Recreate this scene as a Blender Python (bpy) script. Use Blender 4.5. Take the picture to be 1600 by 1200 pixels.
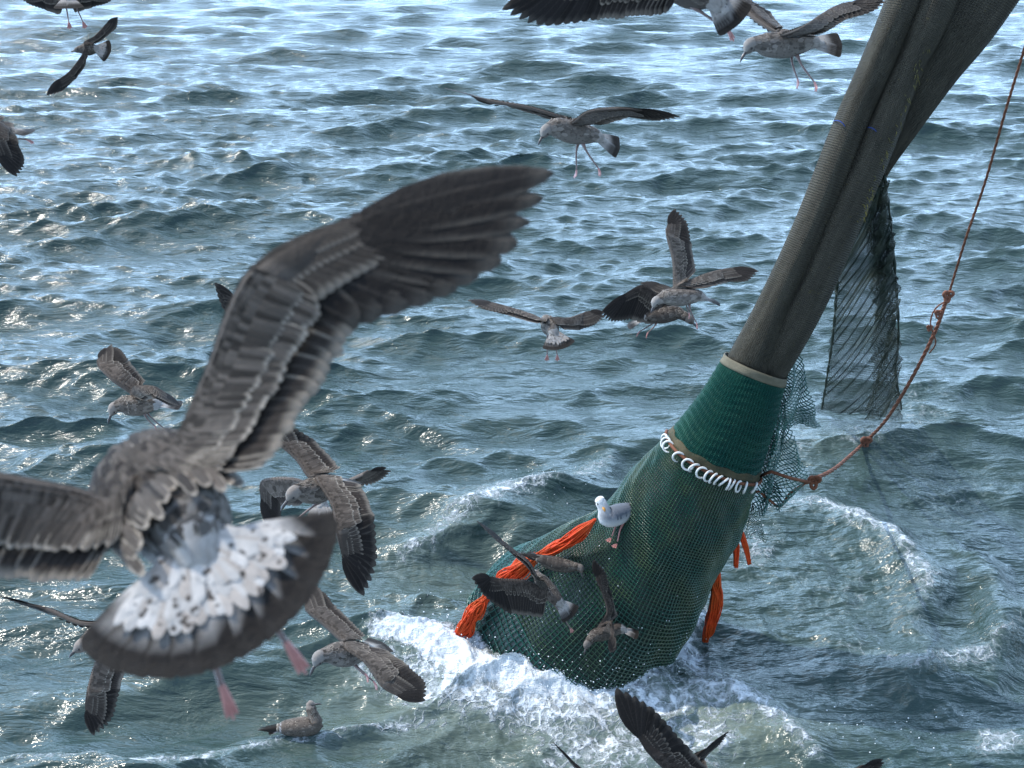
import bpy, math, random
import numpy as np
from mathutils import Vector, Matrix
random.seed(7); rng = np.random.default_rng(11)
R = math.radians
scene = bpy.context.scene
COL = scene.collection
for o in list(bpy.data.objects): bpy.data.objects.remove(o)

# ------------------------------------------------------------------ camera
CAM_H, PITCH, FPX = 7.6, R(24), 1931.0
cam = bpy.data.cameras.new('camera'); camo = bpy.data.objects.new('camera', cam); COL.objects.link(camo)
camo.location = (0, 0, CAM_H); camo.rotation_euler = (math.pi/2 - PITCH, 0, 0)
cam.sensor_width = 36; cam.lens = FPX/1600*36; cam.clip_start = .05; cam.clip_end = 20000
cam.dof.use_dof = True; cam.dof.focus_distance = 11.0; cam.dof.aperture_fstop = 5.6
scene.camera = camo
# ------------------------------------------------------------------ light
SUN_EL, SUN_AZ = 50, -64          # azimuth from +Y (away from the camera), negative = to the left
az, el = R(SUN_AZ), R(SUN_EL)
SD = Vector((math.sin(az)*math.cos(el), math.cos(az)*math.cos(el), math.sin(el)))
sl = bpy.data.lights.new('sun', 'SUN'); sl.energy = 2.3; sl.angle = R(.6); sl.color = (1, .93, .82)
so = bpy.data.objects.new('sun', sl); COL.objects.link(so); so.location = SD*50
so.rotation_euler = SD.to_track_quat('Z', 'Y').to_euler()
w = bpy.data.worlds.new('World'); scene.world = w; w.use_nodes = True
nt = w.node_tree; nt.nodes.clear()
def N(t, k, **kw):
    n = t.nodes.new(k)
    for a, b in kw.items(): setattr(n, a, b)
    return n
out = N(nt, 'ShaderNodeOutputWorld'); bg = N(nt, 'ShaderNodeBackground'); bg.inputs[1].default_value = .15
sky = N(nt, 'ShaderNodeTexSky', sky_type='NISHITA', sun_disc=False, sun_elevation=el, sun_rotation=az)
sky.air_density = 1.1; sky.dust_density = 1.2
tc = N(nt, 'ShaderNodeTexCoord'); mp = N(nt, 'ShaderNodeMapping'); mp.inputs['Scale'].default_value = (1, 1, 2.2)
ns = N(nt, 'ShaderNodeTexNoise'); ns.inputs['Scale'].default_value = 2.3; ns.inputs['Detail'].default_value = 5; ns.inputs['Roughness'].default_value = .55
rp = N(nt, 'ShaderNodeValToRGB'); rp.color_ramp.elements[0].position = .44; rp.color_ramp.elements[1].position = .68
mx = N(nt, 'ShaderNodeMix', data_type='RGBA'); mx.inputs['B'].default_value = (9.6, 14.5, 21.0, 1)
nt.links.new(tc.outputs['Generated'], mp.inputs[0]); nt.links.new(mp.outputs[0], ns.inputs[0]); nt.links.new(ns.outputs[0], rp.inputs[0])
sxw = N(nt, 'ShaderNodeSeparateXYZ'); nt.links.new(tc.outputs['Generated'], sxw.inputs[0])
hz = N(nt, 'ShaderNodeMapRange', interpolation_type='SMOOTHSTEP'); hz.inputs[1].default_value = .95; hz.inputs[2].default_value = .0; hz.inputs[3].default_value = 0; hz.inputs[4].default_value = .8
nt.links.new(sxw.outputs[2], hz.inputs[0])
mc = N(nt, 'ShaderNodeMath', operation='MULTIPLY'); mc.inputs[1].default_value = .8; nt.links.new(rp.outputs[0], mc.inputs[0])
mm = N(nt, 'ShaderNodeMath', operation='ADD', use_clamp=True)
nt.links.new(mc.outputs[0], mm.inputs[0]); nt.links.new(hz.outputs[0], mm.inputs[1])
dt = N(nt, 'ShaderNodeVectorMath', operation='DOT_PRODUCT'); dt.inputs[1].default_value = (-.35, .94, 0); nt.links.new(tc.outputs['Generated'], dt.inputs[0])
fr_ = N(nt, 'ShaderNodeMapRange', interpolation_type='SMOOTHSTEP'); fr_.inputs[1].default_value = -.25; fr_.inputs[2].default_value = .55; fr_.inputs[3].default_value = .12; fr_.inputs[4].default_value = 1
nt.links.new(dt.outputs['Value'], fr_.inputs[0])
mf = N(nt, 'ShaderNodeMath', operation='MULTIPLY'); nt.links.new(mm.outputs[0], mf.inputs[0]); nt.links.new(fr_.outputs[0], mf.inputs[1])
nt.links.new(mf.outputs[0], mx.inputs['Factor'])
n3 = N(nt, 'ShaderNodeTexNoise'); n3.inputs['Scale'].default_value = 1.7; n3.inputs['Detail'].default_value = 4; nt.links.new(mp.outputs[0], n3.inputs[0])
w3 = N(nt, 'ShaderNodeMapRange', interpolation_type='SMOOTHSTEP'); w3.inputs[1].default_value = .50; w3.inputs[2].default_value = .62; nt.links.new(n3.outputs[0], w3.inputs[0])
w4 = N(nt, 'ShaderNodeMapRange', interpolation_type='SMOOTHSTEP'); w4.inputs[1].default_value = .45; w4.inputs[2].default_value = .75; nt.links.new(sxw.outputs[2], w4.inputs[0])
w5 = N(nt, 'ShaderNodeMath', operation='MULTIPLY'); nt.links.new(w3.outputs[0], w5.inputs[0]); nt.links.new(w4.outputs[0], w5.inputs[1])
warm = N(nt, 'ShaderNodeMix', data_type='RGBA'); warm.inputs['A'].default_value = mx.inputs['B'].default_value; warm.inputs['B'].default_value = (17, 15.5, 13, 1)
nt.links.new(w5.outputs[0], warm.inputs['Factor']); nt.links.new(warm.outputs['Result'], mx.inputs['B'])
nt.links.new(sky.outputs[0], mx.inputs['A']); nt.links.new(mx.outputs['Result'], bg.inputs[0]); nt.links.new(bg.outputs[0], out.inputs[0])
scene.view_settings.view_transform = 'Standard'; scene.view_settings.look = 'None'
scene.view_settings.exposure = 0.98; scene.view_settings.gamma = 1
scene.cycles.max_bounces = 6

# ------------------------------------------------------------------ pixel -> world
FW = Vector((0, math.cos(PITCH), -math.sin(PITCH))); UP = Vector((0, math.sin(PITCH), math.cos(PITCH))); RT = Vector((1, 0, 0))
CP = Vector((0, 0, CAM_H))
def P(px, py, d): return CP + FW*d + RT*((px-800)/FPX*d) + UP*(-(py-600)/FPX*d)
def G(px, py, z=0.0):
    r = FW + RT*((px-800)/FPX) - UP*((py-600)/FPX)
    return CP + r*((z-CAM_H)/r.z)
def gdepth(py, z=0.0): return (CAM_H-z)/(math.sin(PITCH)+(py-600)/FPX*math.cos(PITCH))

# ------------------------------------------------------------------ node helpers
def mat(name):
    m = bpy.data.materials.new(name); m.use_nodes = True
    t = m.node_tree; b = t.nodes['Principled BSDF']; return m, t, b
def L(t, a, b): t.links.new(a, b)
def attr(t, name): return N(t, 'ShaderNodeAttribute', attribute_name=name)
def math_(t, op, a, b=None, c=None, clamp=False):
    n = N(t, 'ShaderNodeMath', operation=op); n.use_clamp = clamp
    for i, v in enumerate((a, b, c)):
        if v is None: continue
        if isinstance(v, (int, float)): n.inputs[i].default_value = v
        else: L(t, v, n.inputs[i])
    return n.outputs[0]
def mixc(t, f, a, b, mode='MIX'):
    n = N(t, 'ShaderNodeMix', data_type='RGBA', blend_type=mode)
    for k, v in (('Factor', f), ('A', a), ('B', b)):
        if isinstance(v, (int, float)): n.inputs[k].default_value = v
        elif isinstance(v, tuple): n.inputs[k].default_value = (*v, 1)
        else: L(t, v, n.inputs[k])
    return n.outputs['Result']
def smooth(t, v, a, b):
    n = N(t, 'ShaderNodeMapRange', interpolation_type='SMOOTHSTEP'); L(t, v, n.inputs[0])
    n.inputs[1].default_value = a; n.inputs[2].default_value = b; return n.outputs[0]
def noise(t, vec, scale, detail=3, rough=.5, dist=0):
    n = N(t, 'ShaderNodeTexNoise'); n.inputs['Scale'].default_value = scale; n.inputs['Detail'].default_value = detail
    n.inputs['Roughness'].default_value = rough; n.inputs['Distortion'].default_value = dist
    if vec is not None: L(t, vec, n.inputs['Vector'])
    return n.outputs[0]
def mapping(t, src, scale=(1, 1, 1), rot=(0, 0, 0)):
    n = N(t, 'ShaderNodeMapping'); n.inputs['Scale'].default_value = scale; n.inputs['Rotation'].default_value = rot
    L(t, src, n.inputs[0]); return n.outputs[0]
def bump(t, h, dist, strength=1, prev=None):
    n = N(t, 'ShaderNodeBump'); n.inputs['Distance'].default_value = dist; n.inputs['Strength'].default_value = strength
    L(t, h, n.inputs['Height'])
    if prev is not None: L(t, prev, n.inputs['Normal'])
    return n.outputs[0]

# ------------------------------------------------------------------ object helpers
def tag(o, label=None, cat=None, group=None, kind=None):
    if label: o['label'] = label
    if cat: o['category'] = cat
    if group: o['group'] = group
    if kind: o['kind'] = kind
    return o
def empty(name, loc):
    o = bpy.data.objects.new(name, None); o.location = loc; o.empty_display_size = .1; COL.objects.link(o); return o
class MB:
    """collects world-space geometry with colour / feather coordinates"""
    def __init__(s): s.v = []; s.f = []; s.c = []; s.u = []; s.s = []
    def add(s, vs, fs, col=(.5, .5, .5), uv=None, spot=0.0):
        b = len(s.v); s.v += [tuple(v) for v in vs]
        s.f += [tuple(i+b for i in f) for f in fs]
        n = len(vs)
        s.c += (list(col) if isinstance(col, list) else [col]*n)
        s.u += (uv if uv else [(0, 0, 0)]*n)
        s.s += (list(spot) if isinstance(spot, list) else [spot]*n)
    def tube(s, pts, rad, n=8, col=(.5, .5, .5), caps=True, squash=None):
        pts = [Vector(p) for p in pts]; m = len(pts); rad = rad if isinstance(rad, (list, tuple)) else [rad]*m
        vs = []; ref = None
        for i, p in enumerate(pts):
            t = (pts[min(i+1, m-1)]-pts[max(i-1, 0)]).normalized()
            if ref is None: ref = t.orthogonal().normalized()
            a = (ref - t*ref.dot(t)).normalized(); ref = a; b = t.cross(a)
            for k in range(n):
                th = 2*math.pi*k/n; vs.append(p + a*(math.cos(th)*rad[i]) + b*(math.sin(th)*rad[i]))
        fs = [(i*n+k, i*n+(k+1) % n, (i+1)*n+(k+1) % n, (i+1)*n+k) for i in range(m-1) for k in range(n)]
        if caps: fs += [tuple(range(n))[::-1], tuple(range((m-1)*n, m*n))]
        s.add(vs, fs, col)
    def build(s, name, material, parent=None, smooth=True, origin=None):
        me = bpy.data.meshes.new(name)
        og = Vector(parent_world(parent)) if parent else Vector(origin or (0, 0, 0))
        me.from_pydata([(v[0]-og.x, v[1]-og.y, v[2]-og.z) for v in s.v], [], s.f)
        a = me.attributes.new('col', 'FLOAT_COLOR', 'POINT'); a.data.foreach_set('color', np.array([(*c, 1) for c in s.c], 'f').ravel())
        a = me.attributes.new('fuv', 'FLOAT_VECTOR', 'POINT'); a.data.foreach_set('vector', np.array(s.u, 'f').ravel())
        a = me.attributes.new('spot', 'FLOAT', 'POINT'); a.data.foreach_set('value', np.array(s.s, 'f'))
        me.materials.append(material)
        if smooth: me.polygons.foreach_set('use_smooth', [True]*len(me.polygons))
        me.update()
        o = bpy.data.objects.new(name, me); COL.objects.link(o)
        if parent: o.parent = parent
        else: o.location = og
        return o
def parent_world(o):
    v = Vector((0, 0, 0))
    while o: v += o.location; o = o.parent
    return v
def cr(pts, n):
    """Catmull-Rom through Vectors (any dimension), n samples"""
    pts = [Vector(p) for p in pts]; m = len(pts)-1; res = []
    for i in range(n):
        x = i/(n-1)*m; k = min(int(x), m-1); t = x-k
        p1, p2 = pts[k], pts[k+1]; p0 = pts[k-1] if k else p1*2-p2; p3 = pts[k+2] if k+2 <= m else p2*2-p1
        res.append(.5*((2*p1)+(p2-p0)*t+(2*p0-5*p1+4*p2-p3)*t*t+(3*p1-p0-3*p2+p3)*t**3))
    return res
def interp(x, xs, ys): return float(np.interp(x, xs, ys))
def lerpc(a, b, t): return tuple(a[i]*(1-t)+b[i]*t for i in range(3))
def jit(c, a=.15):
    k = 1+random.uniform(-a, a); return tuple(x*k for x in c)

# ================================================================== THE SEA
def perlin(x, y, seed=0):
    r = np.random.default_rng(seed); perm = r.permutation(256); ang = r.random(256)*2*np.pi
    gx, gy = np.cos(ang), np.sin(ang)
    xi = np.floor(x).astype(int); yi = np.floor(y).astype(int); xf = x-xi; yf = y-yi
    def g(i, j):
        h = perm[(perm[(xi+i) & 255]+yi+j) & 255]; return gx[h]*(xf-i)+gy[h]*(yf-j)
    u = xf*xf*xf*(xf*(xf*6-15)+10); v = yf*yf*yf*(yf*(yf*6-15)+10)
    a = g(0, 0)*(1-u)+g(1, 0)*u; b = g(0, 1)*(1-u)+g(1, 1)*u
    return (a*(1-v)+b*v)*1.4
def fbm(x, y, seed, octs=4):
    s = 0; a = 1.
    for k in range(octs): s = s+a*perlin(x*2**k, y*2**k, seed+k); a *= .5
    return s
def seg_dist(u, v, line):
    """distance (pixels) and interpolated value along a polyline of (px,py,width,strength)"""
    best = np.full(u.shape, 1e9, 'f'); val = np.zeros(u.shape, 'f'); sd = np.zeros(u.shape, 'f')
    for (x0, y0, w0, s0), (x1, y1, w1, s1) in zip(line, line[1:]):
        dx, dy = x1-x0, y1-y0; t = np.clip(((u-x0)*dx+(v-y0)*dy)/(dx*dx+dy*dy), 0, 1)
        d = np.hypot(u-x0-t*dx, v-y0-t*dy); ww = w0+(w1-w0)*t; q = d/ww
        m = q < best; best = np.where(m, q, best); val = np.where(m, s0+(s1-s0)*t, val)
        side = np.sign((u-x0)*dy-(v-y0)*dx); sd = np.where(m, side*q, sd)
    return best, val, sd
def build_sea():
    dep = np.concatenate([np.radians(np.linspace(60, 5.0, 1020)), np.arctan(CAM_H/np.geomspace(CAM_H/math.tan(R(4.9)), 9000, 50))])
    Y = CAM_H/np.tan(dep); nr = len(Y)
    azs = np.radians(np.linspace(-36, 36, 1050)); nc = len(azs)
    X = (Y[:, None]*np.tan(azs)[None, :]/np.cos(R(0))).astype('f'); YY = np.repeat(Y[:, None], nc, 1).astype('f')
    # near rows: keep some width
    dist = np.hypot(X, YY)
    spacing = np.gradient(Y)[:, None]
    # undisturbed pixel position of each vertex (baked once, the marks are fixed to the water)
    dd = YY*math.cos(PITCH)+CAM_H*math.sin(PITCH)
    pu = 800+X/dd*FPX; pv = 600+(CAM_H*math.cos(PITCH)-YY*math.sin(PITCH))/dd*FPX
    H = np.zeros_like(X); DX = np.zeros_like(X); DY = np.zeros_like(X)
    # calmer, churned water around the net
    cq, _, _ = seg_dist(pu, pv, [(1250, 760, 190, 1), (1330, 900, 260, 1), (1400, 1150, 300, 1)])
    calm = 1-.5*np.exp(-cq**2)
    r = np.random.default_rng(5)
    lam = np.concatenate([np.geomspace(5.5, 1.3, 60), np.geomspace(1.3, .28, 90)])
    for k, la in enumerate(lam):
        th = R(99)+r.normal(0, R(19) if la > 1.2 else R(30))      # travelling towards the camera, crests lie across
        kk = 2*np.pi/la; kx, ky = kk*math.cos(th), kk*math.sin(th)
        amp = (.0084*la if la > 1.3 else .0088*la**1.1)*(.6+.8*r.random())
        if la > 3.6: amp *= .55
        f = np.clip(1.6-spacing*2.3/la, 0, 1)
        ph = kx*X+ky*YY+r.random()*6.283
        c = np.cos(ph); s_ = np.sin(ph)
        H += amp*f*c*calm; DX -= .85*amp*f*(kx/kk)*s_*calm; DY -= .85*amp*f*(ky/kk)*s_*calm
    # gusty patches
    pat = .85+.45*perlin(X/4.5, YY/7, 3); H *= pat; DX *= pat; DY *= pat
    foam = np.zeros_like(X); turb = np.zeros_like(X)
    def ridge(line, h, asym=.35, foamk=0.0, fw=1.0):
        nonlocal H, foam
        q, val, sd = seg_dist(pu+12*perlin(X*1.1, YY*1.1, 50), pv+7*perlin(X*1.3, YY*1.3, 51), line)
        H = H+h*val*np.exp(-(q*1.1)**2)
        if foamk: foam = np.maximum(foam, foamk*val*np.exp(-(q/fw)**2))
    # waves pushed up by the bag of fish, each (px, py, width, strength)
    ridge([(560, 905, 30, .2), (640, 860, 34, .8), (740, 815, 34, 1), (850, 770, 30, 1), (950, 735, 26, .8)], .17, foamk=.62, fw=.75)
    ridge([(600, 960, 40, .5), (720, 900, 42, .9), (820, 850, 36, .8)], .12)
    ridge([(1180, 800, 26, .6), (1290, 800, 30, .9), (1390, 850, 34, 1), (1440, 930, 40, .9), (1430, 1020, 44, .5)], .26, foamk=.68, fw=.6)
    ridge([(1300, 1010, 40, .5), (1420, 1060, 40, .9), (1540, 1040, 44, .9), (1640, 960, 44, .6)], .2, foamk=.62, fw=.55)
    ridge([(1480, 880, 30, .6), (1540, 930, 34, 1), (1560, 1000, 34, .7)], .2, foamk=.35, fw=.4)
    ridge([(1040, 1075, 22, .8), (1140, 1085, 26, 1), (1220, 1130, 26, .9), (1265, 1190, 28, .8)], .12, foamk=.72, fw=.9)
    ridge([(-20, 1120, 26, .8), (120, 1095, 30, 1), (280, 1070, 30, 1), (420, 1075, 26, .8), (560, 1090, 24, .4)], .14)
    ridge([(-20, 1185, 14, .8), (200, 1180, 18, 1), (420, 1160, 14, .8), (640, 1130, 16, .9), (760, 1120, 20, .5)], .05, foamk=.66, fw=.9)
    # dark swells seen on the left
    ridge([(-20, 712, 13, .7), (70, 705, 15, 1), (160, 708, 15, 1), (260, 718, 12, .5)], .15)
    ridge([(200, 290, 8, .5), (300, 268, 10, 1), (380, 262, 11, 1), (470, 280, 8, .5)], .24)
    # white water where the bag meets the sea
    main = [(590, 1010, 20, .7), (650, 1008, 34, 1), (700, 1040, 42, 1), (765, 1066, 34, 1), (850, 1092, 24, .95), (930, 1088, 22, .9), (1005, 1062, 24, .95), (1065, 1010, 22, 1), (1092, 955, 16, .8)]
    q, val, sd = seg_dist(pu, pv, main); core = val*np.exp(-(q*.8)**2)
    foam = np.maximum(foam, 1.05*core)
    q2, v2, _ = seg_dist(pu, pv, [(560, 1050, 40, .7), (700, 1090, 46, 1), (860, 1112, 40, .95), (1000, 1095, 40, .9), (1130, 1100, 40, .8)]); foam = np.maximum(foam, .78*v2*np.exp(-q2**2))
    q2, v2, _ = seg_dist(pu, pv, [(1092, 930, 24, .8), (1060, 1010, 40, 1), (1120, 1060, 50, .8), (1220, 1140, 50, .7)]); foam = np.maximum(foam, .72*v2*np.exp(-q2**2))
    q3, v3, _ = seg_dist(pu, pv, [(880, 1150, 70, .62), (1100, 1150, 90, .62)]); foam = np.maximum(foam, v3*np.exp(-q3**2))
    for (x, y, w_, h_, s_) in [(1560, 1165, 60, 40, .7), (1350, 690, 90, 40, .5), (1240, 700, 80, 60, .42), (1430, 640, 120, 60, .40), (1300, 930, 200, 150, .34), (1500, 780, 130, 80, .34),
                               (640, 930, 90, 60, .3), (250, 1190, 200, 26, .5), (1180, 860, 60, 70, .5), (60, 1085, 30, 12, .6), (35, 640, 60, 12, .3), (900, 1140, 380, 70, .38)]:
        foam = np.maximum(foam, s_*np.exp(-((pu-x)/w_)**2-((pv-y)/h_)**2))
    for (x, y, w_, h_, s_) in [(720, 1100, 240, 80, .9), (1120, 1140, 160, 60, 1), (900, 1090, 160, 60, 1), (690, 900, 160, 80, .35), (1340, 960, 260, 200, .05), (300, 1090, 240, 30, .3), (1300, 700, 160, 60, .15)]:
        turb = np.maximum(turb, s_*np.exp(-((pu-x)/w_)**2-((pv-y)/h_)**2))
    # churned chop and foam lumps (geometry)
    near = (YY < 22) & (YY > 5)
    zone = np.exp(-cq**2)
    q5, _, _ = seg_dist(pu, pv, [(640, 1000, 200, 1), (900, 1090, 200, 1), (1250, 1050, 260, 1)]); zone = np.maximum(zone, np.exp(-q5**2))
    n1 = 1-np.abs(fbm(X[near]*1.7, YY[near]*1.7, 20, 4))*1.4
    n2 = fbm(X[near]*5, YY[near]*5, 30, 4)
    n3 = 1-np.abs(fbm(X[near]*4.2, YY[near]*4.2, 70, 4))
    add = np.zeros_like(X); add[near] = (.036*n1+.008*n2-.01)*zone[near] + np.clip(core[near], 0, 1)*(.05*n3+.04*n2+.03)
    H = H+add
    Z = H
    me = bpy.data.meshes.new('sea_water')
    vx = np.stack([X+DX, YY+DY, Z], -1).reshape(-1, 3)
    idx = np.arange(nr*nc).reshape(nr, nc)
    # rows run from near to far: wind the faces upwards
    q = np.stack([idx[:-1, :-1], idx[:-1, 1:], idx[1:, 1:], idx[1:, :-1]], -1).reshape(-1, 4)
    me.vertices.add(len(vx)); me.vertices.foreach_set('co', vx.astype('f').ravel())
    me.loops.add(q.size); me.loops.foreach_set('vertex_index', q.ravel().astype('i'))
    me.polygons.add(len(q)); me.polygons.foreach_set('loop_start', np.arange(0, q.size, 4, dtype='i')); me.polygons.foreach_set('use_smooth', np.ones(len(q), bool))
    # crest foam: rare little whitecaps
    for nm, arr in (('foam', foam), ('turb', turb), ('crest', H)):
        a = me.attributes.new(nm, 'FLOAT', 'POINT'); a.data.foreach_set('value', arr.astype('f').ravel())
    me.update(calc_edges=True); me.validate()
    o = bpy.data.objects.new('sea_water', me); COL.objects.link(o); tag(o, kind='structure')
    # material
    m, t, b = mat('sea_water')
    geo = N(t, 'ShaderNodeNewGeometry').outputs['Position']
    fo = attr(t, 'foam').outputs['Fac']; tu = attr(t, 'turb').outputs['Fac']
    n_a = noise(t, mapping(t, geo, (.5, 1.5, 1), (0, 0, -.12)), 2.4, 5, .55, .4)
    n_b = noise(t, mapping(t, geo, (.45, 1.5, 1), (0, 0, -.15)), 8, 3, .5, .6)
    n_c = noise(t, mapping(t, geo, (1, 1.5, 1)), 38, 3, .6, .2)
    vo = N(t, 'ShaderNodeTexVoronoi', feature='DISTANCE_TO_EDGE'); vo.inputs['Scale'].default_value = 7
    nd = N(t, 'ShaderNodeTexNoise'); nd.inputs['Scale'].default_value = 5; nd.inputs['Detail'].default_value = 4; L(t, geo, nd.inputs['Vector'])
    vm = N(t, 'ShaderNodeVectorMath', operation='MULTIPLY_ADD'); L(t, nd.outputs['Color'], vm.inputs[0]); vm.inputs[1].default_value = (.45, .45, .2); L(t, geo, vm.inputs[2])
    L(t, vm.outputs[0], vo.inputs['Vector'])
    lace = smooth(t, vo.outputs['Distance'], .16, .0)
    n_f = noise(t, geo, 9, 7, .66, .3)
    # foam = attribute against noise + lace
    pat = math_(t, 'MULTIPLY_ADD', lace, .15, math_(t, 'MULTIPLY', n_f, 1.05))
    fsum = math_(t, 'ADD', fo, pat)
    fmask = smooth(t, fsum, 1.06, 1.36)
    deep = mixc(t, tu, (.026, .048, .044), (.10, .125, .10))
    thin = smooth(t, fsum, .85, 1.25)
    deep2 = mixc(t, math_(t, 'MULTIPLY', thin, .35), deep, (.30, .37, .36))
    foamc = mixc(t, n_b, (.46, .52, .56), (.74, .77, .79))
    L(t, mixc(t, fmask, deep2, foamc), b.inputs['Base Color'])
    L(t, math_(t, 'MULTIPLY_ADD', fmask, .5, .13), b.inputs['Roughness'])
    b.inputs['IOR'].default_value = 1.34
    b1 = bump(t, n_a, .13, 1.0); b2 = bump(t, n_b, .013, 1.0, b1); b3 = bump(t, n_c, .0015, 1.0, b2)
    fb = bump(t, math_(t, 'MULTIPLY', fmask, n_f), .05, 1, b3)
    L(t, fb, b.inputs['Normal'])
    me.materials.append(m)
    return o
build_sea()

# ================================================================== THE TRAWL NET
def net_mat(name, col, col2, rough=.6, scale=120, bumpd=.004):
    m, t, b = mat(name)
    tc = N(t, 'ShaderNodeTexCoord').outputs['Object']
    n1 = noise(t, tc, 3.5, 5, .6); n2 = noise(t, tc, scale, 3, .6)
    c = mixc(t, smooth(t, n1, .35, .68), col, col2)
    c = mixc(t, math_(t, 'MULTIPLY', n2, .75), c, (col[0]*.25, col[1]*.25, col[2]*.25))
    L(t, c, b.inputs['Base Color']); b.inputs['Roughness'].default_value = rough; b.inputs['Specular IOR Level'].default_value = .5 if rough < .4 else .15
    L(t, bump(t, n2, bumpd), b.inputs['Normal'])
    return m
M_GREEN = net_mat('green_twine', (.008, .066, .052), (.02, .095, .066), .42)
M_OLIVE = net_mat('wet_twine', (.014, .075, .050), (.060, .095, .045), .22)
M_LINER = net_mat('bag_lining', (.003, .022, .019), (.007, .03, .022), .3)
M_DARK = net_mat('dark_netting', (.030, .046, .038), (.06, .07, .048), .5)
M_TEAL = net_mat('teal_netting', (.008, .085, .072), (.02, .12, .09), .3)
M_BAND = net_mat('canvas_band', (.12, .11, .075), (.19, .17, .12), .8)
M_ORANGE = net_mat('orange_strands', (.72, .065, .015), (.55, .10, .02), .5, 60)
M_ROPE = net_mat('brown_rope', (.14, .055, .03), (.22, .09, .05), .8, 90)
M_PINKROPE = net_mat('red_rope', (.27, .11, .07), (.18, .09, .06), .8, 90)
M_RING = net_mat('white_plastic', (.78, .78, .75), (.7, .7, .66), .35, 20, .001)
M_BLUE = net_mat('blue_twine', (.03, .08, .35), (.03, .08, .30), .6)
M_ALGAE = net_mat('algae', (.25, .21, .06), (.12, .12, .05), .8)

net = empty('trawl_net', P(942, 952, 13.1))
tag(net, 'green mesh trawl bag full of catch rising from foaming water on grey net rolls', 'fishing net')

def grid_mesh(name, rows, material, parent, closed=False, wire=0, smooth_=True, solid=0, attrs=None):
    """rows: list of lists of Vectors"""
    nr, nc = len(rows), len(rows[0]); og = parent_world(parent)
    vs = [tuple(p-og) for r_ in rows for p in r_]
    cc = nc if closed else nc-1
    fs = [(i*nc+j, i*nc+(j+1) % nc, (i+1)*nc+(j+1) % nc, (i+1)*nc+j) for i in range(nr-1) for j in range(cc)]
    me = bpy.data.meshes.new(name); me.from_pydata(vs, [], fs); me.materials.append(material)
    if smooth_: me.polygons.foreach_set('use_smooth', [True]*len(fs))
    me.update()
    if attrs:
        a = me.attributes.new('lon', 'FLOAT_VECTOR', 'POINT'); a.data.foreach_set('vector', np.array(attrs, 'f').ravel())
    o = bpy.data.objects.new(name, me); COL.objects.link(o); o.parent = parent
    if wire:
        md = o.modifiers.new('twine', 'WIREFRAME'); md.thickness = wire; md.use_even_offset = False; md.use_replace = True; md.use_boundary = True
    if solid:
        md = o.modifiers.new('thick', 'SOLIDIFY'); md.thickness = solid
    return o
def diamond(name, rows, material, parent, r=.003, closed=False):
    """open netting: twines running diagonally over a grid of points, as thin three-sided bars"""
    nr, nc = len(rows), len(rows[0]); mb = MB()
    vs = []; fs = []
    def bar(a, b):
        d = (b-a)
        if d.length < 1e-5: return
        u = d.orthogonal().normalized()*r; w_ = d.normalized().cross(u)
        k = len(vs)
        for p in (a, b):
            vs.extend([p+u, p-u*.5+w_*.87, p-u*.5-w_*.87])
        fs.extend([(k, k+1, k+4, k+3), (k+1, k+2, k+5, k+4), (k+2, k, k+3, k+5)])
    for i in range(nr-1):
        for j in range(nc-1 if not closed else nc):
            j2 = (j+1) % nc
            if (i+j) % 2 == 0: bar(rows[i][j], rows[i+1][j2])
            else: bar(rows[i][j2], rows[i+1][j])
    mb.add(vs, fs); return mb.build(name, material, parent, smooth=False)

# ---- the bag: stations (centre px, py, half width px, depth)
ST = [(1180, 571, 50, 11.5), (1150, 640, 62, 11.6), (1115, 708, 76, 11.75), (1081, 768, 93, 11.9), (1044, 830, 100, 12.1), (1002, 890, 116, 12.35), (940, 952, 148, 12.75), (895, 1005, 170, 13.15), (872, 1052, 168, 13.65), (862, 1095, 110, 14.0), (860, 1115, 20, 14.15)]
def ND(d): return float(np.interp(d, [8, 9.8, 10.4, 11, 12, 13, 14.6, 17.9], [10.5, 11.05, 11.5, 11.75, 12.1, 12.8, 14.6, 17.9]))
cpts = [P(a, b, d) for a, b, h, d in ST]; crad = [h*d/FPX for a, b, h, d in ST]
def bag_frames(n):
    c = cr(cpts, n); rr = [v[0] for v in cr([Vector((r_, 0)) for r_ in crad], n)]
    fr = []
    for i in range(n):
        t = (c[min(i+1, n-1)]-c[max(i-1, 0)]).normalized()
        a = (RT - t*RT.dot(t)).normalized(); b_ = t.cross(a)     # a = right, b_ = across
        if b_.y > 0: b_ = -b_                                    # towards the camera
        fr.append((c[i], a, b_, rr[i], t))
    return fr
NB = 150; FR = bag_frames(NB)
def bag_pt(s, th, off=0.0):
    """s 0..1 along the bag, th angle: 0 = right, 90 = towards the camera"""
    x = s*(NB-1); k = min(int(x), NB-2); f = x-k
    c, a, b_, r_, t = [FR[k][i]*(1-f)+FR[k+1][i]*f for i in range(5)]
    bulge = 1+.03*math.sin(3*th+s*6)+.022*math.sin(7*th+s*17)*s+.02*math.sin(s*40)*(s > .2)+.011*math.sin(11*th+s*31)*1.7*math.sin(s*57+2*th)*(s > .25)+(.010*math.sin(s*420+2*math.sin(2*th+1)+1.5*math.sin(5*th)) if s < .2 else 0)
    rr = r_*bulge+off
    return c+a*(math.cos(th)*rr)+b_*(math.sin(th)*rr)
def bag_rows(s0, s1, n, m, off=0.0, wob=0.0):
    return [[bag_pt(s0+(s1-s0)*i/(n-1), 2*math.pi*j/m+wob*random.uniform(-1, 1), off) for j in range(m)] for i in range(n)]
S_RING = 2/10*1.0
grid_mesh('bag_lining', bag_rows(.004, .995, 150, 110, -.012), M_LINER, net, closed=True)
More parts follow.
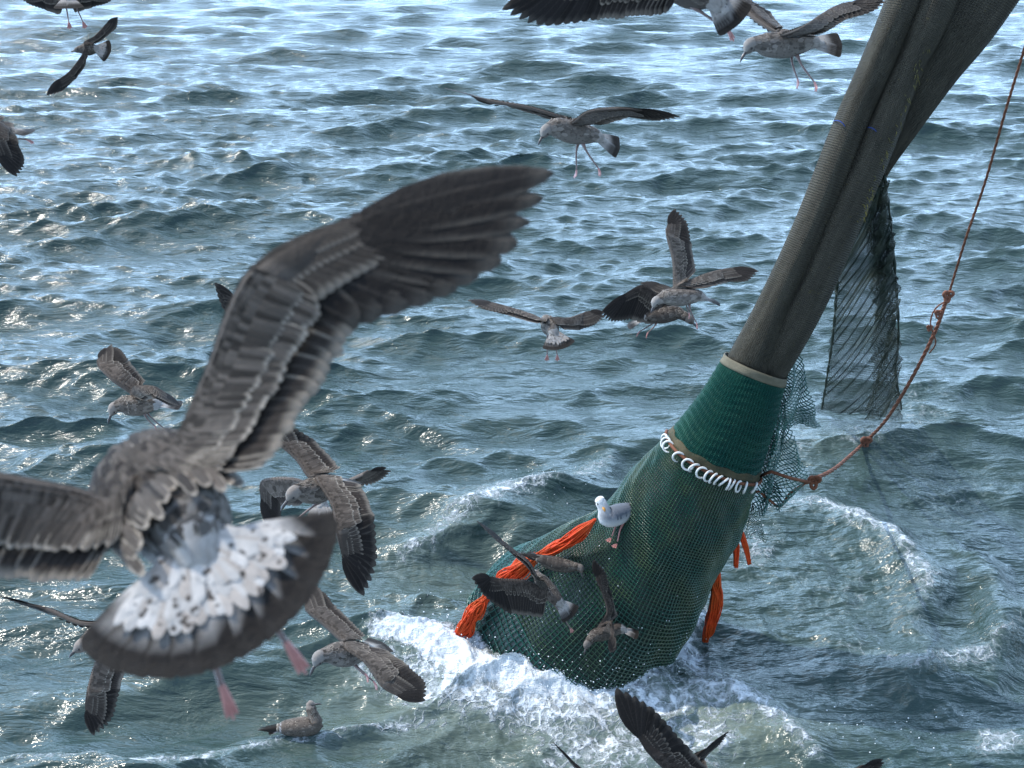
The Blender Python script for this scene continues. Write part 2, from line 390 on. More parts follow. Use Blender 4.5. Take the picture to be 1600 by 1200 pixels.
grid_mesh('upper_netting', bag_rows(.006, S_RING-.002, 72, 74, .002), M_GREEN, net, closed=True, wire=.015, smooth_=False)
mid_rows = bag_rows(S_RING+.004, .62, 78, 118, .002)
grid_mesh('bag_netting', mid_rows, M_OLIVE, net, closed=True, wire=.015, smooth_=False)
grid_mesh('wet_netting', bag_rows(.62, .99, 46, 118, .002), M_TEAL, net, closed=True, wire=.016, smooth_=False)

# ---- grey rolls above the collar
def roll_mat():
    m, t, b = mat('grey_net_roll')
    tc = N(t, 'ShaderNodeTexCoord').outputs['Object']; lon = attr(t, 'lon').outputs['Vector']
    sx = N(t, 'ShaderNodeSeparateXYZ'); L(t, lon, sx.inputs[0])
    w1 = N(t, 'ShaderNodeTexWave', wave_type='BANDS', bands_direction='X'); w1.inputs['Scale'].default_value = 11; w1.inputs['Distortion'].default_value = 2; w1.inputs['Detail'].default_value = 2
    w2 = N(t, 'ShaderNodeTexWave', wave_type='BANDS', bands_direction='Y'); w2.inputs['Scale'].default_value = 17; w2.inputs['Distortion'].default_value = 1.5
    L(t, lon, w1.inputs[0]); L(t, lon, w2.inputs[0])
    n1 = noise(t, mapping(t, lon, (2.5, .6, 1)), 3, 5, .6); n2 = noise(t, tc, 150, 3, .6)
    c = mixc(t, smooth(t, n1, .3, .7), (.068, .063, .048), (.130, .120, .090))
    c = mixc(t, math_(t, 'MULTIPLY', n2, .7), c, (.035, .032, .024))
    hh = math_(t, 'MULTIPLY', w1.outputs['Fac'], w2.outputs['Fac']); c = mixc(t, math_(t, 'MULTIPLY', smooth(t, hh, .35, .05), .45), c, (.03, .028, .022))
    g = noise(t, mapping(t, tc, (1, 1, 1)), 26, 5, .7)
    c = mixc(t, math_(t, 'MULTIPLY', smooth(t, g, .60, .72), .5), c, (.12, .10, .035))
    L(t, c, b.inputs['Base Color']); b.inputs['Roughness'].default_value = .7; b.inputs['Specular IOR Level'].default_value = .12
    h = math_(t, 'ADD', math_(t, 'MULTIPLY', w1.outputs['Fac'], .5), w2.outputs['Fac'])
    cr_ = noise(t, mapping(t, lon, (5, 1.3, 1)), 4, 5, .65, 1.2)
    L(t, bump(t, n2, .008, 1, bump(t, cr_, .007, 1, bump(t, h, .014))), b.inputs['Normal'])
    return m
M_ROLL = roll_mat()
def roll(name, stations, squash=1.0, n=90, m=40, seed=0, cast=0):
    """stations: (left px, left py, right px, right py, depth)"""
    cs = []; rs = []
    for lx, ly, rx, ry, d in stations:
        cs.append(P((lx+rx)/2, (ly+ry)/2, d)); rs.append(math.hypot(rx-lx, ry-ly)/2*d/FPX)
    c = cr(cs, n); rr = [v[0] for v in cr([Vector((r_, 0)) for r_ in rs], n)]
    rows = []; at = []
    for i in range(n):
        t = (c[min(i+1, n-1)]-c[max(i-1, 0)]).normalized(); vd = (c[i]-CP).normalized()
        a = t.cross(vd).normalized(); a = a if a.x > 0 else -a; b_ = t.cross(a).normalized(); sq_ = squash*(1-.38*max(0, (i/(n-1)-.6)/.4)) if squash > 1 else squash; c[i] = c[i]+vd*(.03*max(0, (i/(n-1)-.8)/.2) if squash > 1 else 0)
        row = []
        for j in range(m):
            th = 2*math.pi*j/m
            k = 1+.035*math.sin(2*th+i*.05+seed)+.018*math.sin(5*th+i*.09+seed*2)+.012*math.sin(9*th-i*.13)
            row.append(c[i]+a*(math.cos(th)*rr[i]*k)+b_*(math.sin(th)*rr[i]*k*sq_)); at.append((j/m*2, i*.06, seed))
        rows.append(row)
    return grid_mesh(name, rows, M_ROLL, net, closed=True, attrs=at)
dpt = lambda y: float(np.interp(y, [-260, 0, 250, 575, 700], [10.6, 10.8, 11.05, 11.5, 11.7]))
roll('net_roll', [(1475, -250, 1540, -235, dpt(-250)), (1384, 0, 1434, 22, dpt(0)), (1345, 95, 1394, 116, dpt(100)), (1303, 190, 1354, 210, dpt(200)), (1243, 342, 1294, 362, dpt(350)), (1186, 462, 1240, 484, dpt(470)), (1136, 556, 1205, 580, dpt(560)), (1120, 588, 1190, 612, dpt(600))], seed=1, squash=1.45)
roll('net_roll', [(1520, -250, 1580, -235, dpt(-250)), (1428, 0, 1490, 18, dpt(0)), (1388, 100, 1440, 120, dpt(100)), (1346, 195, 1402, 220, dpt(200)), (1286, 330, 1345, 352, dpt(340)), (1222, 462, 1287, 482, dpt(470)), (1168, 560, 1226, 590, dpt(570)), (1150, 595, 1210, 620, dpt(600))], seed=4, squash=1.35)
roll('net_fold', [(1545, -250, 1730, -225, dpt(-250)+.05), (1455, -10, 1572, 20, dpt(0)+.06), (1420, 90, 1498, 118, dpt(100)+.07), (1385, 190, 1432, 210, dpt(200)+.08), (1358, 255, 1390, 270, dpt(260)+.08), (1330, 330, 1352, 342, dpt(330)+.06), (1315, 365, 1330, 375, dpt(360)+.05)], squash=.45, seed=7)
# algae seam on the fold, ragged tufts
mb = MB()
for k in range(240):
    t_ = random.random(); y = interp(t_, [0, .35, .75, 1], [-10, 130, 270, 345]); x = interp(y, [-10, 135, 250, 345], [1478, 1424, 1378, 1345])+random.uniform(-6, 6)
    p = P(x, y, dpt(y)-.13-.10*random.random()); q = p+Vector((random.uniform(-.02, .03), random.uniform(-.02, .02), -random.uniform(.01, .05)))
    mb.tube([p, (p+q)/2+Vector((.004, 0, 0)), q], [.004, .003, .001], 4)
mb.build('algae', M_ALGAE, net)['kind'] = 'stuff'
for (a, b_) in (((1303, 189), (1328, 212)), ((1352, 200), (1380, 222))):
    pts = [P(a[0]+(b_[0]-a[0])*t_, a[1]+(b_[1]-a[1])*t_-9*math.sin(math.pi*t_), dpt(200)-.225*math.sin(math.pi*(t_*.8+.1))) for t_ in [i/8 for i in range(9)]]
    mb = MB(); mb.tube(pts, .004, 6); mb.build('blue_lashing', M_BLUE, net)
# collar band
mb = MB(); rows = []
for i in range(5):
    rows.append([bag_pt(.0+.0045*i, 2*math.pi*j/64, .014+.003*math.sin(j*.7)) for j in range(64)])
grid_mesh('collar_band', rows, M_BAND, net, closed=True, solid=.01)
rows = [[bag_pt(S_RING-.012+.005*i+.002*math.sin(j*.9), 2*math.pi*j/80, .012+.003*math.sin(j*1.7)) for j in range(80)] for i in range(4)]
grid_mesh('middle_band', rows, net_mat('worn_band', (.05, .05, .03), (.11, .09, .05), .8), net, closed=True, solid=.008)
# strop rope round the bag, then away to the knot
mb = MB(); pts = [bag_pt(S_RING+.006, R(a), .022) for a in range(200, 0, -6)]
pts += [P(1205, 737, 11.6), P(1235, 747, 11.7), P(1262, 753, 11.9)]
mb.tube(pts, .016, 8); mb.build('strop_rope', M_ROPE, net)
mb = MB(); mb.tube(cr([bag_pt(S_RING+.05, R(5), .0), P(1185, 768, 11.8), P(1205, 784, 11.9), P(1220, 791, 12.0), P(1235, 770, 11.95), P(1262, 753, 11.9)], 20), .013, 8); mb.build('strop_rope', M_ROPE, net)
# white rings threaded on the strop
for a in (178, 170, 162, 140, 127, 119, 111, 103, 97, 91, 84, 79, 74, 66, 55, 38):
    c = bag_pt(S_RING+.008, R(a), .03); t0 = (bag_pt(S_RING+.008, R(a-3), .03)-c).normalized(); nrm = (c-FR[int(S_RING*(NB-1))][0]).normalized()
    ax = (t0*random.uniform(.3, .9)+nrm*random.uniform(.3, 1.0)+Vector((0, 0, random.uniform(-.3, .3)))).normalized(); u = ax.orthogonal().normalized(); v = ax.cross(u)
    dn = Vector((0, 0, -1)); dn = (dn-ax*dn.dot(ax)).normalized(); c = c+dn*.024
    ring = [c+u*(math.cos(x)*.052)+v*(math.sin(x)*.052) for x in [2*math.pi*k/20 for k in range(21)]]
    mb = MB(); mb.tube(ring, .0105, 8, caps=False); mb.build('plastic_ring', M_RING, net)
# orange chafing strands along both sides
def strands(line, n, spread, thick, parent=net, name='orange_strand_bundle'):
    mb = MB()
    n = int(n*2.6); thick *= .52
    for k in range(n):
        ph = random.random()*6; off = [Vector((random.uniform(-1, 1), random.uniform(-1, 1), random.uniform(-1, 1)))*spread for _ in line]
        pts = [P(x, y, ND(d))+off[i]*(w_) for i, (x, y, d, w_) in enumerate(line)]
        pts = cr(pts, 20); mb.tube(pts, [thick*(.5+.7*math.sin(math.pi*(i+1)/21)) for i in range(20)], 5)
    return mb.build(name, M_ORANGE, parent)
strands([(930, 812, 11.0, .2), (900, 838, 11.3, 1), (868, 856, 11.9, 1), (842, 868, 12.15, .5)], 40, .05, .012)
strands([(840, 868, 12.1, .4), (815, 888, 12.2, 1), (790, 905, 12.3, 1), (775, 915, 12.4, .6)], 46, .07, .012)
strands([(760, 935, 12.5, .5), (742, 955, 12.5, 1), (728, 980, 12.55, 1), (708, 1003, 12.55, .3)], 46, .07, .012)
strands([(1121, 872, 12.2, .3), (1117, 905, 12.3, 1), (1120, 935, 12.5, 1.1), (1110, 975, 12.8, 1), (1102, 1000, 12.95, .6)], 60, .05, .013)
strands([(1148, 812, 11.6, .2), (1150, 850, 11.8, .8), (1150, 884, 12.0, .8)], 22, .03, .014)
strands([(1149, 812, 11.6, .2), (1162, 845, 11.8, .8), (1171, 880, 12.0, .6)], 22, .028, .014)
# open netting flaps on the right of the bag
def flap(name, quad, n, m, material, r, wob=.03, seed=0):
    """quad: rows of (left px,py,d, right px,py,d)"""
    rl = cr([P(q[0], q[1], ND(q[2])) for q in quad], n); rr_ = cr([P(q[3], q[4], ND(q[5])) for q in quad], n)
    rows = []
    for i in range(n):
        row = []
        for j in range(m):
            t_ = j/(m-1); p = rl[i].lerp(rr_[i], t_)
            p = p + Vector((wob*.5*math.sin(i*.35+j*.8+seed), wob*2*math.sin(t_*9+seed+i*.06), wob*.4*math.sin(j*.6+i*.2)))
            row.append(p)
        rows.append(row)
    return diamond(name, rows, material, net, r)
flap('loose_netting', [(1228, 585, 10.45, 1246, 545, 10.5), (1222, 610, 10.5, 1262, 600, 10.7), (1216, 640, 10.6, 1272, 645, 10.9), (1212, 668, 10.7, 1280, 664, 11.1)], 40, 16, M_TEAL, .0062, .03, 1)
flap('loose_netting', [(1214, 640, 10.6, 1222, 615, 10.65), (1200, 690, 10.8, 1240, 690, 11.0), (1190, 740, 11.1, 1260, 745, 11.4), (1180, 790, 11.5, 1225, 792, 11.7)], 48, 18, M_TEAL, .0062, .035, 2)
flap('loose_netting', [(1205, 660, 10.72, 1216, 640, 10.72), (1188, 720, 11.0, 1214, 722, 11.0), (1176, 800, 11.5, 1218, 795, 11.6)], 44, 12, M_TEAL, .007, .05, 5)
flap('loose_netting', [(1170, 790, 11.5, 1180, 788, 11.5), (1160, 815, 11.8, 1190, 820, 11.9), (1160, 838, 12.1, 1205, 845, 12.3)], 22, 12, M_OLIVE, .004, .03, 3)
flap('trailing_netting', [(1330, 330, 9.95, 1380, 280, 9.85), (1312, 400, 10.9, 1390, 370, 10.6), (1305, 470, 12.3, 1397, 450, 12.1), (1296, 560, 14.6, 1402, 555, 14.4), (1284, 640, 17.7, 1408, 655, 17.9)], 400, 62, M_DARK, .0034, .028, 4)
flap('trailing_netting', [(1356, 300, 9.9, 1382, 280, 9.85), (1362, 380, 10.8, 1392, 370, 10.6), (1364, 450, 12.2, 1400, 450, 12.1), (1366, 550, 14.4, 1404, 550, 14.4), (1355, 660, 17, 1404, 636, 16.9)], 400, 24, M_DARK, .0036, .05, 9)
flap('trailing_netting', [(1340, 320, 9.95, 1356, 300, 9.9), (1356, 380, 10.8, 1368, 375, 10.8), (1372, 440, 12.1, 1384, 440, 12.1), (1376, 500, 13.2, 1390, 500, 13.2)], 70, 10, M_DARK, .0036, .05, 6)
for line in ([(1311, 385, 10.7), (1308, 440, 11.7), (1302, 520, 13.6), (1292, 590, 15.6), (1284, 640, 17.7)], [(1382, 275, 9.85), (1392, 350, 10.5), (1399, 430, 11.8), (1404, 520, 13.8), (1400, 585, 15.4), (1409, 640, 17.7)]):
    mb = MB(); mb.tube(cr([P(p[0], p[1], ND(p[2])) for p in line], 40), [.014+.006*math.sin(i*1.9) for i in range(40)], 6); mb.build('selvedge_rope', M_DARK, net)

# hauling rope on the right
rope = empty('hauling_rope', P(1350, 690, 16.5)); tag(rope, 'thin reddish brown rope running from the upper right edge to the sea beside the net', 'rope')
def twisted(name, pts, r_, material, parent, strands_=3, turns=90, n=220):
    pts = cr(pts, n); mb = MB()
    for s_ in range(strands_):
        q = []; ref = None
        for i, p in enumerate(pts):
            t = (pts[min(i+1, n-1)]-pts[max(i-1, 0)]).normalized(); a = (RT-t*RT.dot(t)).normalized(); b_ = t.cross(a)
            th = turns*i/n+s_*2*math.pi/strands_
            q.append(p+a*(math.cos(th)*r_*.55)+b_*(math.sin(th)*r_*.55))
        mb.tube(q, r_*.6, 5)
    return mb.build(name, material, parent)
twisted('upper_rope', [P(1640, -60, 10.6), P(1600, 78, 11), P(1572, 170, 11.4), P(1540, 282, 12), P(1510, 370, 12.5), P(1483, 458, 13)], .012, M_ROPE, rope)
twisted('lower_rope', [P(1480, 465, 13), P(1460, 520, 13.4), P(1425, 590, 14.2), P(1385, 655, 15.6), P(1352, 690, 16.6), P(1325, 715, 15.2), P(1300, 735, 13), P(1262, 753, 11.9)], .020, M_PINKROPE, rope, turns=110)
twisted('slack_rope', [P(1482, 468, 13), P(1462, 482, 13), P(1454, 505, 13.1), P(1462, 535, 13.3), P(1452, 552, 13.6)], .008, M_PINKROPE, rope, turns=30, n=60)
def knot(c, r_, material, parent, n=70):
    mb = MB(); pts = []
    for i in range(n):
        t = i/(n-1)*2*math.pi*2
        pts.append(c+Vector(((math.sin(t)+2*math.sin(2*t))*.33, math.cos(3*t)*.25, (math.cos(t)-2*math.cos(2*t))*.4))*r_)
    mb.tube(pts, r_*.3, 7, caps=False); return mb.build('knot', material, parent)
knot(P(1481, 462, 12.98), .055, M_PINKROPE, rope); knot(P(1466, 490, 13.1), .04, M_PINKROPE, rope)
knot(P(1353, 690, 16.5), .07, M_PINKROPE, rope); knot(P(1272, 752, 11.95), .06, M_ROPE, rope); knot(P(1452, 512, 13.3), .03, M_PINKROPE, rope)

# ================================================================== GULLS
def plumage():
    m, t, b = mat('plumage')
    col = attr(t, 'col').outputs['Color']; fu = attr(t, 'fuv').outputs['Vector']; sp = attr(t, 'spot').outputs['Fac']
    sx = N(t, 'ShaderNodeSeparateXYZ'); L(t, fu, sx.inputs[0]); u, v, fr = sx.outputs
    tc = N(t, 'ShaderNodeTexCoord').outputs['Object']
    au = math_(t, 'ABSOLUTE', u)
    n1 = noise(t, tc, 90, 4, .6); n2 = noise(t, tc, 28, 4, .6)
    side = math_(t, 'MULTIPLY', smooth(t, au, .62, .98), smooth(t, v, .25, .6))
    edge = math_(t, 'MAXIMUM', side, smooth(t, v, .80, .96))
    edge = math_(t, 'MULTIPLY', edge, fr, clamp=True)
    c = mixc(t, math_(t, 'MULTIPLY', edge, math_(t, 'MULTIPLY_ADD', n1, .7, .5), clamp=True), col, (.46, .40, .33))
    # body mottling where there is no feather coordinate
    vo = N(t, 'ShaderNodeTexVoronoi'); vo.inputs['Scale'].default_value = 58; vmd = N(t, 'ShaderNodeVectorMath', operation='MULTIPLY_ADD'); nz_ = N(t, 'ShaderNodeTexNoise'); nz_.inputs['Scale'].default_value = 45; L(t, tc, nz_.inputs['Vector']); L(t, nz_.outputs['Color'], vmd.inputs[0]); vmd.inputs[1].default_value = (.03, .03, .03); L(t, tc, vmd.inputs[2]); L(t, vmd.outputs[0], vo.inputs['Vector'])
    spots = math_(t, 'MULTIPLY', smooth(t, math_(t, 'ADD', vo.outputs['Distance'], math_(t, 'MULTIPLY', n2, .35)), .52, .36), sp)
    c = mixc(t, spots, c, (.04, .03, .025))
    c = mixc(t, math_(t, 'MULTIPLY', n1, .5), c, mixc(t, .5, c, (.03, .025, .02)))
    barb = N(t, 'ShaderNodeTexWave', wave_type='BANDS', bands_direction='Y'); barb.inputs['Scale'].default_value = 14; barb.inputs['Distortion'].default_value = 2
    L(t, fu, barb.inputs[0])
    shaft = smooth(t, au, .09, .03)
    c = mixc(t, math_(t, 'MULTIPLY', math_(t, 'MULTIPLY', shaft, math_(t, 'MULTIPLY', fr, 4, clamp=True)), .10), c, (.30, .26, .22))
    L(t, c, b.inputs['Base Color']); b.inputs['Roughness'].default_value = .62
    b.inputs['Specular IOR Level'].default_value = .06
    L(t, bump(t, barb.outputs['Fac'], .0008, .6, bump(t, n1, .004)), b.inputs['Normal'])
    # a little light comes through the thin vanes
    tr = N(t, 'ShaderNodeBsdfTranslucent'); L(t, c, tr.inputs[0]); mx_ = N(t, 'ShaderNodeMixShader'); mx_.inputs[0].default_value = .08
    o = t.nodes['Material Output']; L(t, b.outputs[0], mx_.inputs[1]); L(t, tr.outputs[0], mx_.inputs[2]); L(t, mx_.outputs[0], o.inputs[0])
    return m
M_PLUM = plumage()
def simple(name, col, rough=.5, sc=80):
    m, t, b = mat(name); tc = N(t, 'ShaderNodeTexCoord').outputs['Object']
    n = noise(t, tc, sc, 3, .6); L(t, mixc(t, n, tuple(x*.7 for x in col), tuple(min(1, x*1.25) for x in col)), b.inputs['Base Color'])
    b.inputs['Roughness'].default_value = rough; L(t, bump(t, n, .0015), b.inputs['Normal']); return m
M_BILL = simple('dark_bill', (.035, .03, .03), .35); M_YBILL = simple('yellow_bill', (.60, .28, .06), .35)
M_LEG = simple('brown_pink_leg', (.13, .085, .075), .5); M_FOOT = simple('pink_foot', (.36, .15, .13), .45)
M_EYE = simple('dark_eye', (.012, .01, .01), .1)

PAL = dict(
    juv=dict(sec=(.026, .021, .019), prim=(.014, .012, .012), cov=(.085, .068, .056), back=(.095, .078, .065), head=(.19, .165, .145), belly=(.13, .11, .095), fr=1.0, under=(.09, .078, .070), rump=(.50, .50, .51), tail=(.014, .012, .012)),
    big=dict(sec=(.024, .020, .018), prim=(.011, .010, .010), cov=(.095, .080, .068), back=(.17, .16, .15), head=(.22, .19, .17), belly=(.15, .13, .115), fr=1.1, under=(.09, .078, .070), rump=(.60, .57, .54), tail=(.011, .010, .010)),
    dark=dict(sec=(.020, .017, .016), prim=(.012, .011, .011), cov=(.052, .042, .036), back=(.065, .053, .045), head=(.15, .13, .115), belly=(.085, .073, .064), fr=.6, under=(.05, .044, .040), rump=(.34, .32, .30), tail=(.014, .012, .011)),
    pale=dict(sec=(.042, .035, .032), prim=(.022, .019, .018), cov=(.125, .105, .09), back=(.14, .12, .105), head=(.27, .25, .23), belly=(.20, .182, .165), fr=.8, under=(.115, .102, .094), rump=(.36, .34, .32), tail=(.022, .019, .017)),
    adult=dict(sec=(.12, .135, .16), prim=(.02, .02, .02), cov=(.12, .135, .16), back=(.13, .145, .17), head=(.68, .68, .68), belly=(.66, .66, .66), fr=0.15, under=(.6, .6, .6), rump=(.8, .8, .8), tail=(.75, .75, .75)),
)
VT = [0, .18, .42, .66, .84, .95, 1.0]
WR = [.50, .80, 1.0, .98, .80, .50, .12]; WP = [.50, .85, 1.0, .86, .60, .32, .06]
def feather(mb, root, tip, nrm, width, col, fringe=0.0, bend=.04, off=0.0, pointed=False, blunt=False, col_tip=None, spot=0.0, sweep=0.0, bow=None):
    d = tip-root; ln = d.length
    if ln < 1e-4: return
    dn = d/ln; side = dn.cross(nrm)
    if side.length < 1e-3: side = dn.orthogonal()
    side.normalize(); n2 = side.cross(dn); prof = WP if pointed else ([.4, .65, .85, .97, 1, .9, .5] if blunt else WR)
    if n2.dot(nrm) < 0: n2 = -n2
    vs = []; uv = []; cs = []; sps = []
    for i, t in enumerate(VT):
        c = root + d*t + n2*(off*(1-.65*t) - bend*ln*t*t) + (bow*(ln*4*t*(1-t)) if bow else Vector((0, 0, 0))); w_ = width*prof[i]
        for u_ in (-1, 0, 1):
            vs.append(c+side*(u_*w_)+n2*((1-abs(u_))*width*(.06 if blunt else .14))); uv.append((u_*(1 if i < 6 else .6), t, fringe))
            cs.append(col if col_tip is None else lerpc(col, col_tip, min(1, max(0, (t-.60)*9)) if u_ == 0 else min(1, max(0, (t-.55)*9)))); sps.append(spot*(1 if t < .6 else 0) if col_tip else spot)
    fs = []
    for i in range(len(VT)-1):
        for k in range(2): fs.append((i*3+k, i*3+k+1, (i+1)*3+k+1, (i+1)*3+k))
    mb.add(vs, fs, cs, uv, sps)

def solve(prev, px, py, Lg, sgn):
    """3D point on the ray of px,py at distance Lg from prev (nearest depth if it cannot be reached)"""
    dprev = (prev-CP).dot(FW); base = P(px, py, dprev); e = (base-prev).length
    if sgn == 0 or e >= Lg: return base
    return P(px, py, dprev+math.sqrt(Lg*Lg-e*e)*sgn)

def make_wing(mb, S0, S, spec, side, pal, det=1.0, nrm_hint=None, k=1.0):
    E = solve(S, *spec['E'][:2], .155*k, spec['E'][2]); W = solve(E, *spec['W'][:2], .19*k, spec['W'][2]); T = solve(W, *spec['T'][:2], .42*k, spec['T'][2])
    A = solve(S, *spec['A'][:2], .20*k, spec['A'][2]); B = solve(W, *spec['B'][:2], .18*k, spec['B'][2])
    if (A-S).length > .26*k: S2 = A+(S-A).normalized()*.26*k
    dA = (A-S); dB = (B-W); lA = dA.length; lB = dB.length; dA.normalize(); dB.normalize()
    bow = -dB; bow = (bow-(T-W).normalized()*bow.dot((T-W).normalized())); bow = bow.normalized() if bow.length > .05 else Vector((0, 0, 0))
    He = W.lerp(T, .38)+bow*.022*k; dT = (T-He); lT = dT.length; dT.normalize()
    nArm = 24; line = cr([S0, S, E, W+bow*.004*k, He, He.lerp(T, .6)], 5*nArm+1); arm = line[:3*nArm+1]; hand = line[3*nArm:4*nArm+1]; nArm = len(arm); tipA, tipB = A, B
    # bow the leading edge smoothly into the hand
    def frame(s):
        if s <= 1:
            x = s*(nArm-1); i = min(int(x), nArm-2); p = arm[i].lerp(arm[i+1], x-i)
            d = tipA.lerp(tipB, s)-p; ln = d.length; d.normalize(); span = (arm[i+1]-arm[i])
        else:
            q = s-1; x = q*(len(hand)-1); i = min(int(x), len(hand)-2); p = hand[i].lerp(hand[i+1], x-i); mid_ = (tipB+T)/2; od = mid_-W; bt = (T-tipB).normalized(); od -= bt*od.dot(bt); od.normalize(); d = tipB.lerp(T, q)+od*(spec.get('bulge', .04)*k*math.sin(math.pi*q**1.25))-p; ln = d.length; d.normalize(); span = (hand[i+1]-hand[i])
        n = span.cross(d)*side
        return p, d, ln, n
    # smooth normals
    K = 40; nr = []
    for i in range(K+1):
        n = frame(2*i/K*.999)[3]; n = n.normalized() if n.length > 1e-6 else Vector((0, 0, 0)); nr.append(n)
    good = Vector((0, 0, 0))
    for i in range(K+1):
        if nr[i].length < .5: nr[i] = good if good.length else Vector((0, 0, 1))
        good = nr[i]
    for _ in range(6):
        nr = [nr[0]]+[(nr[i-1]+nr[i]*2+nr[i+1]).normalized() if (nr[i-1]+nr[i]*2+nr[i+1]).length > 1e-6 else nr[i] for i in range(1, K)]+[nr[K]]
    def NF(s): x = s/2*K; i = min(int(x), K-1); return (nr[i].lerp(nr[i+1], x-i)).normalized()
    # solid arm (airfoil)
    rings = []; nA = 30
    for i in range(nA+1):
        s = 1.92*i/nA; p, d, ln, _ = frame(s); n = NF(s)
        ch = min(ln, .2*k)*.5*(1 if s < 1 else (1-.72*(s-1))); th = .019*k*(1 if s < 1 else (1-.75*(s-1))); 
        ring = []
        for a in range(10):
            an = 2*math.pi*a/10; cx = .5-.5*math.cos(an); tt = th*math.sin(an)*(1.2-cx)*(1 if math.sin(an) > 0 else .5)
            ring.append(p+d*((cx*ch)-.01*k)+n*(tt+.004*k*math.sin(cx*3.14)))
        rings.append(ring)
    vs = [p for r_ in rings for p in r_]; fs = [(i*10+a, i*10+(a+1) % 10, (i+1)*10+(a+1) % 10, (i+1)*10+a) for i in range(nA) for a in range(10)]
    fs += [tuple(range(10))[::-1], tuple(range(nA*10, nA*10+10))]
    mb.add(vs, fs, [lerpc(pal['cov'], pal['under'], .3) if (idx//10) < 18 else lerpc(pal['cov'], pal['prim'], .5) for idx in range(len(vs))], spot=.3)
    # flight feathers: secondaries
    ns_ = 15
    for i in range(ns_):
        s = .2+.8*i/(ns_); p, d, ln, _ = frame(s); n = NF(s)
        feather(mb, p+d*ln*.18, p+d*ln*random.uniform(.97, 1.02), n, (lB+lA)*.5*.095*k+.004, jit(pal['sec'], .15), pal['fr']*.45, .05, -.002*k*(i % 2), col_tip=None)
    for i in range(11):
        s = 1+i/10*.999; p, d, ln, _ = frame(s); n = NF(s)
        feather(mb, p+d*.01, p+d*ln*(1-.02*random.random()), n, max(.0235*k, (T-tipB).length*(.085 if det < 2 else .098)), jit(pal['prim'], .25), pal['fr']*.12, .035, .0015*k*i*.5, pointed=(i > 6 if det < 2 else i > 7), bow=bow*(.016*i/10))
    # coverts on top: (chord fraction of the root, length fraction, width, colour mix to secondaries, fringe)
    rows = [(.34, .34, .013, .35, 1.0), (.24, .27, .012, .15, 1.0), (.15, .22, .0105, 0, 1.1), (.08, .17, .0095, 0, 1.0), (.02, .14, .0085, 0, .8), (-.05, .13, .008, 0, .5)]
    for ri, (fr_, lf, wd, mixs, frg) in enumerate(rows):
        n_ = int((17+ri*3)*det)
        for i in range(n_):
            s = .01+1.0*(i+.5*(ri % 2))/n_; p, d, ln, _ = frame(min(s, .999)); n = NF(s); ln = min(ln, .2*k)
            thick = .019*k*(1.15-fr_*1.4)
            cx = min(.98, max(.02, (fr_*ln+.01*k)/(.1*k))); tt = .019*k*2*math.sqrt(cx*(1-cx))*(1.2-cx)+.004*k*math.sin(cx*3.14)
            if fr_ > .2: tt = max(tt, .004*k)
            p0 = p+d*ln*fr_+n*(tt+.0008*k)
            feather(mb, p0, p0+d*ln*lf*random.uniform(.92, 1.1)-n*.004*k, n, wd*k/max(.8, det**.6), jit(lerpc(pal['cov'], pal['sec'], mixs), .45 if det < 2 else .65), pal['fr']*frg*random.uniform(.35, 1.05), .05, .002*k)
    for ri, (fr_, lf, wd) in enumerate([(.06, .52, .014), (.0, .34, .011), (-.02, .22, .009)]):
        n_ = int((11+ri*2)*det**.5)
        for i in range(n_):
            s = 1+.97*i/n_; p, d, ln, _ = frame(s); n = NF(s); q = s-1
            L0 = .17*k
            p0 = p+d*L0*fr_+n*(.009*k*(1-q*.7)+.002*k*ri)
            feather(mb, p0, p0+d*L0*lf*(1+.5*q), n, wd*k, jit(lerpc(lerpc(pal['cov'], pal['prim'], .6+.3*q), pal['cov'], .2*ri), .2), pal['fr']*(.45-.3*q), .03, .001)
    # under-wing coverts
    for ri, (fr_, lf, wd) in enumerate([(.28, .36, .014), (.14, .30, .013), (.02, .26, .012)]):
        for i in range(18):
            s = .02+1.5*i/18; p, d, ln, _ = frame(s); n = NF(s); ln = min(ln, .2*k); q = max(0, s-1)
            p0 = p+d*ln*fr_-n*(.009*k*(1-q)+.0015*k*ri)
            feather(mb, p0, p0+d*ln*lf, -n, wd*k, jit(lerpc(pal['under'], pal['prim'], q*.5), .2), pal['fr']*.45, .02, .0015*k)
    return [E, W, T]

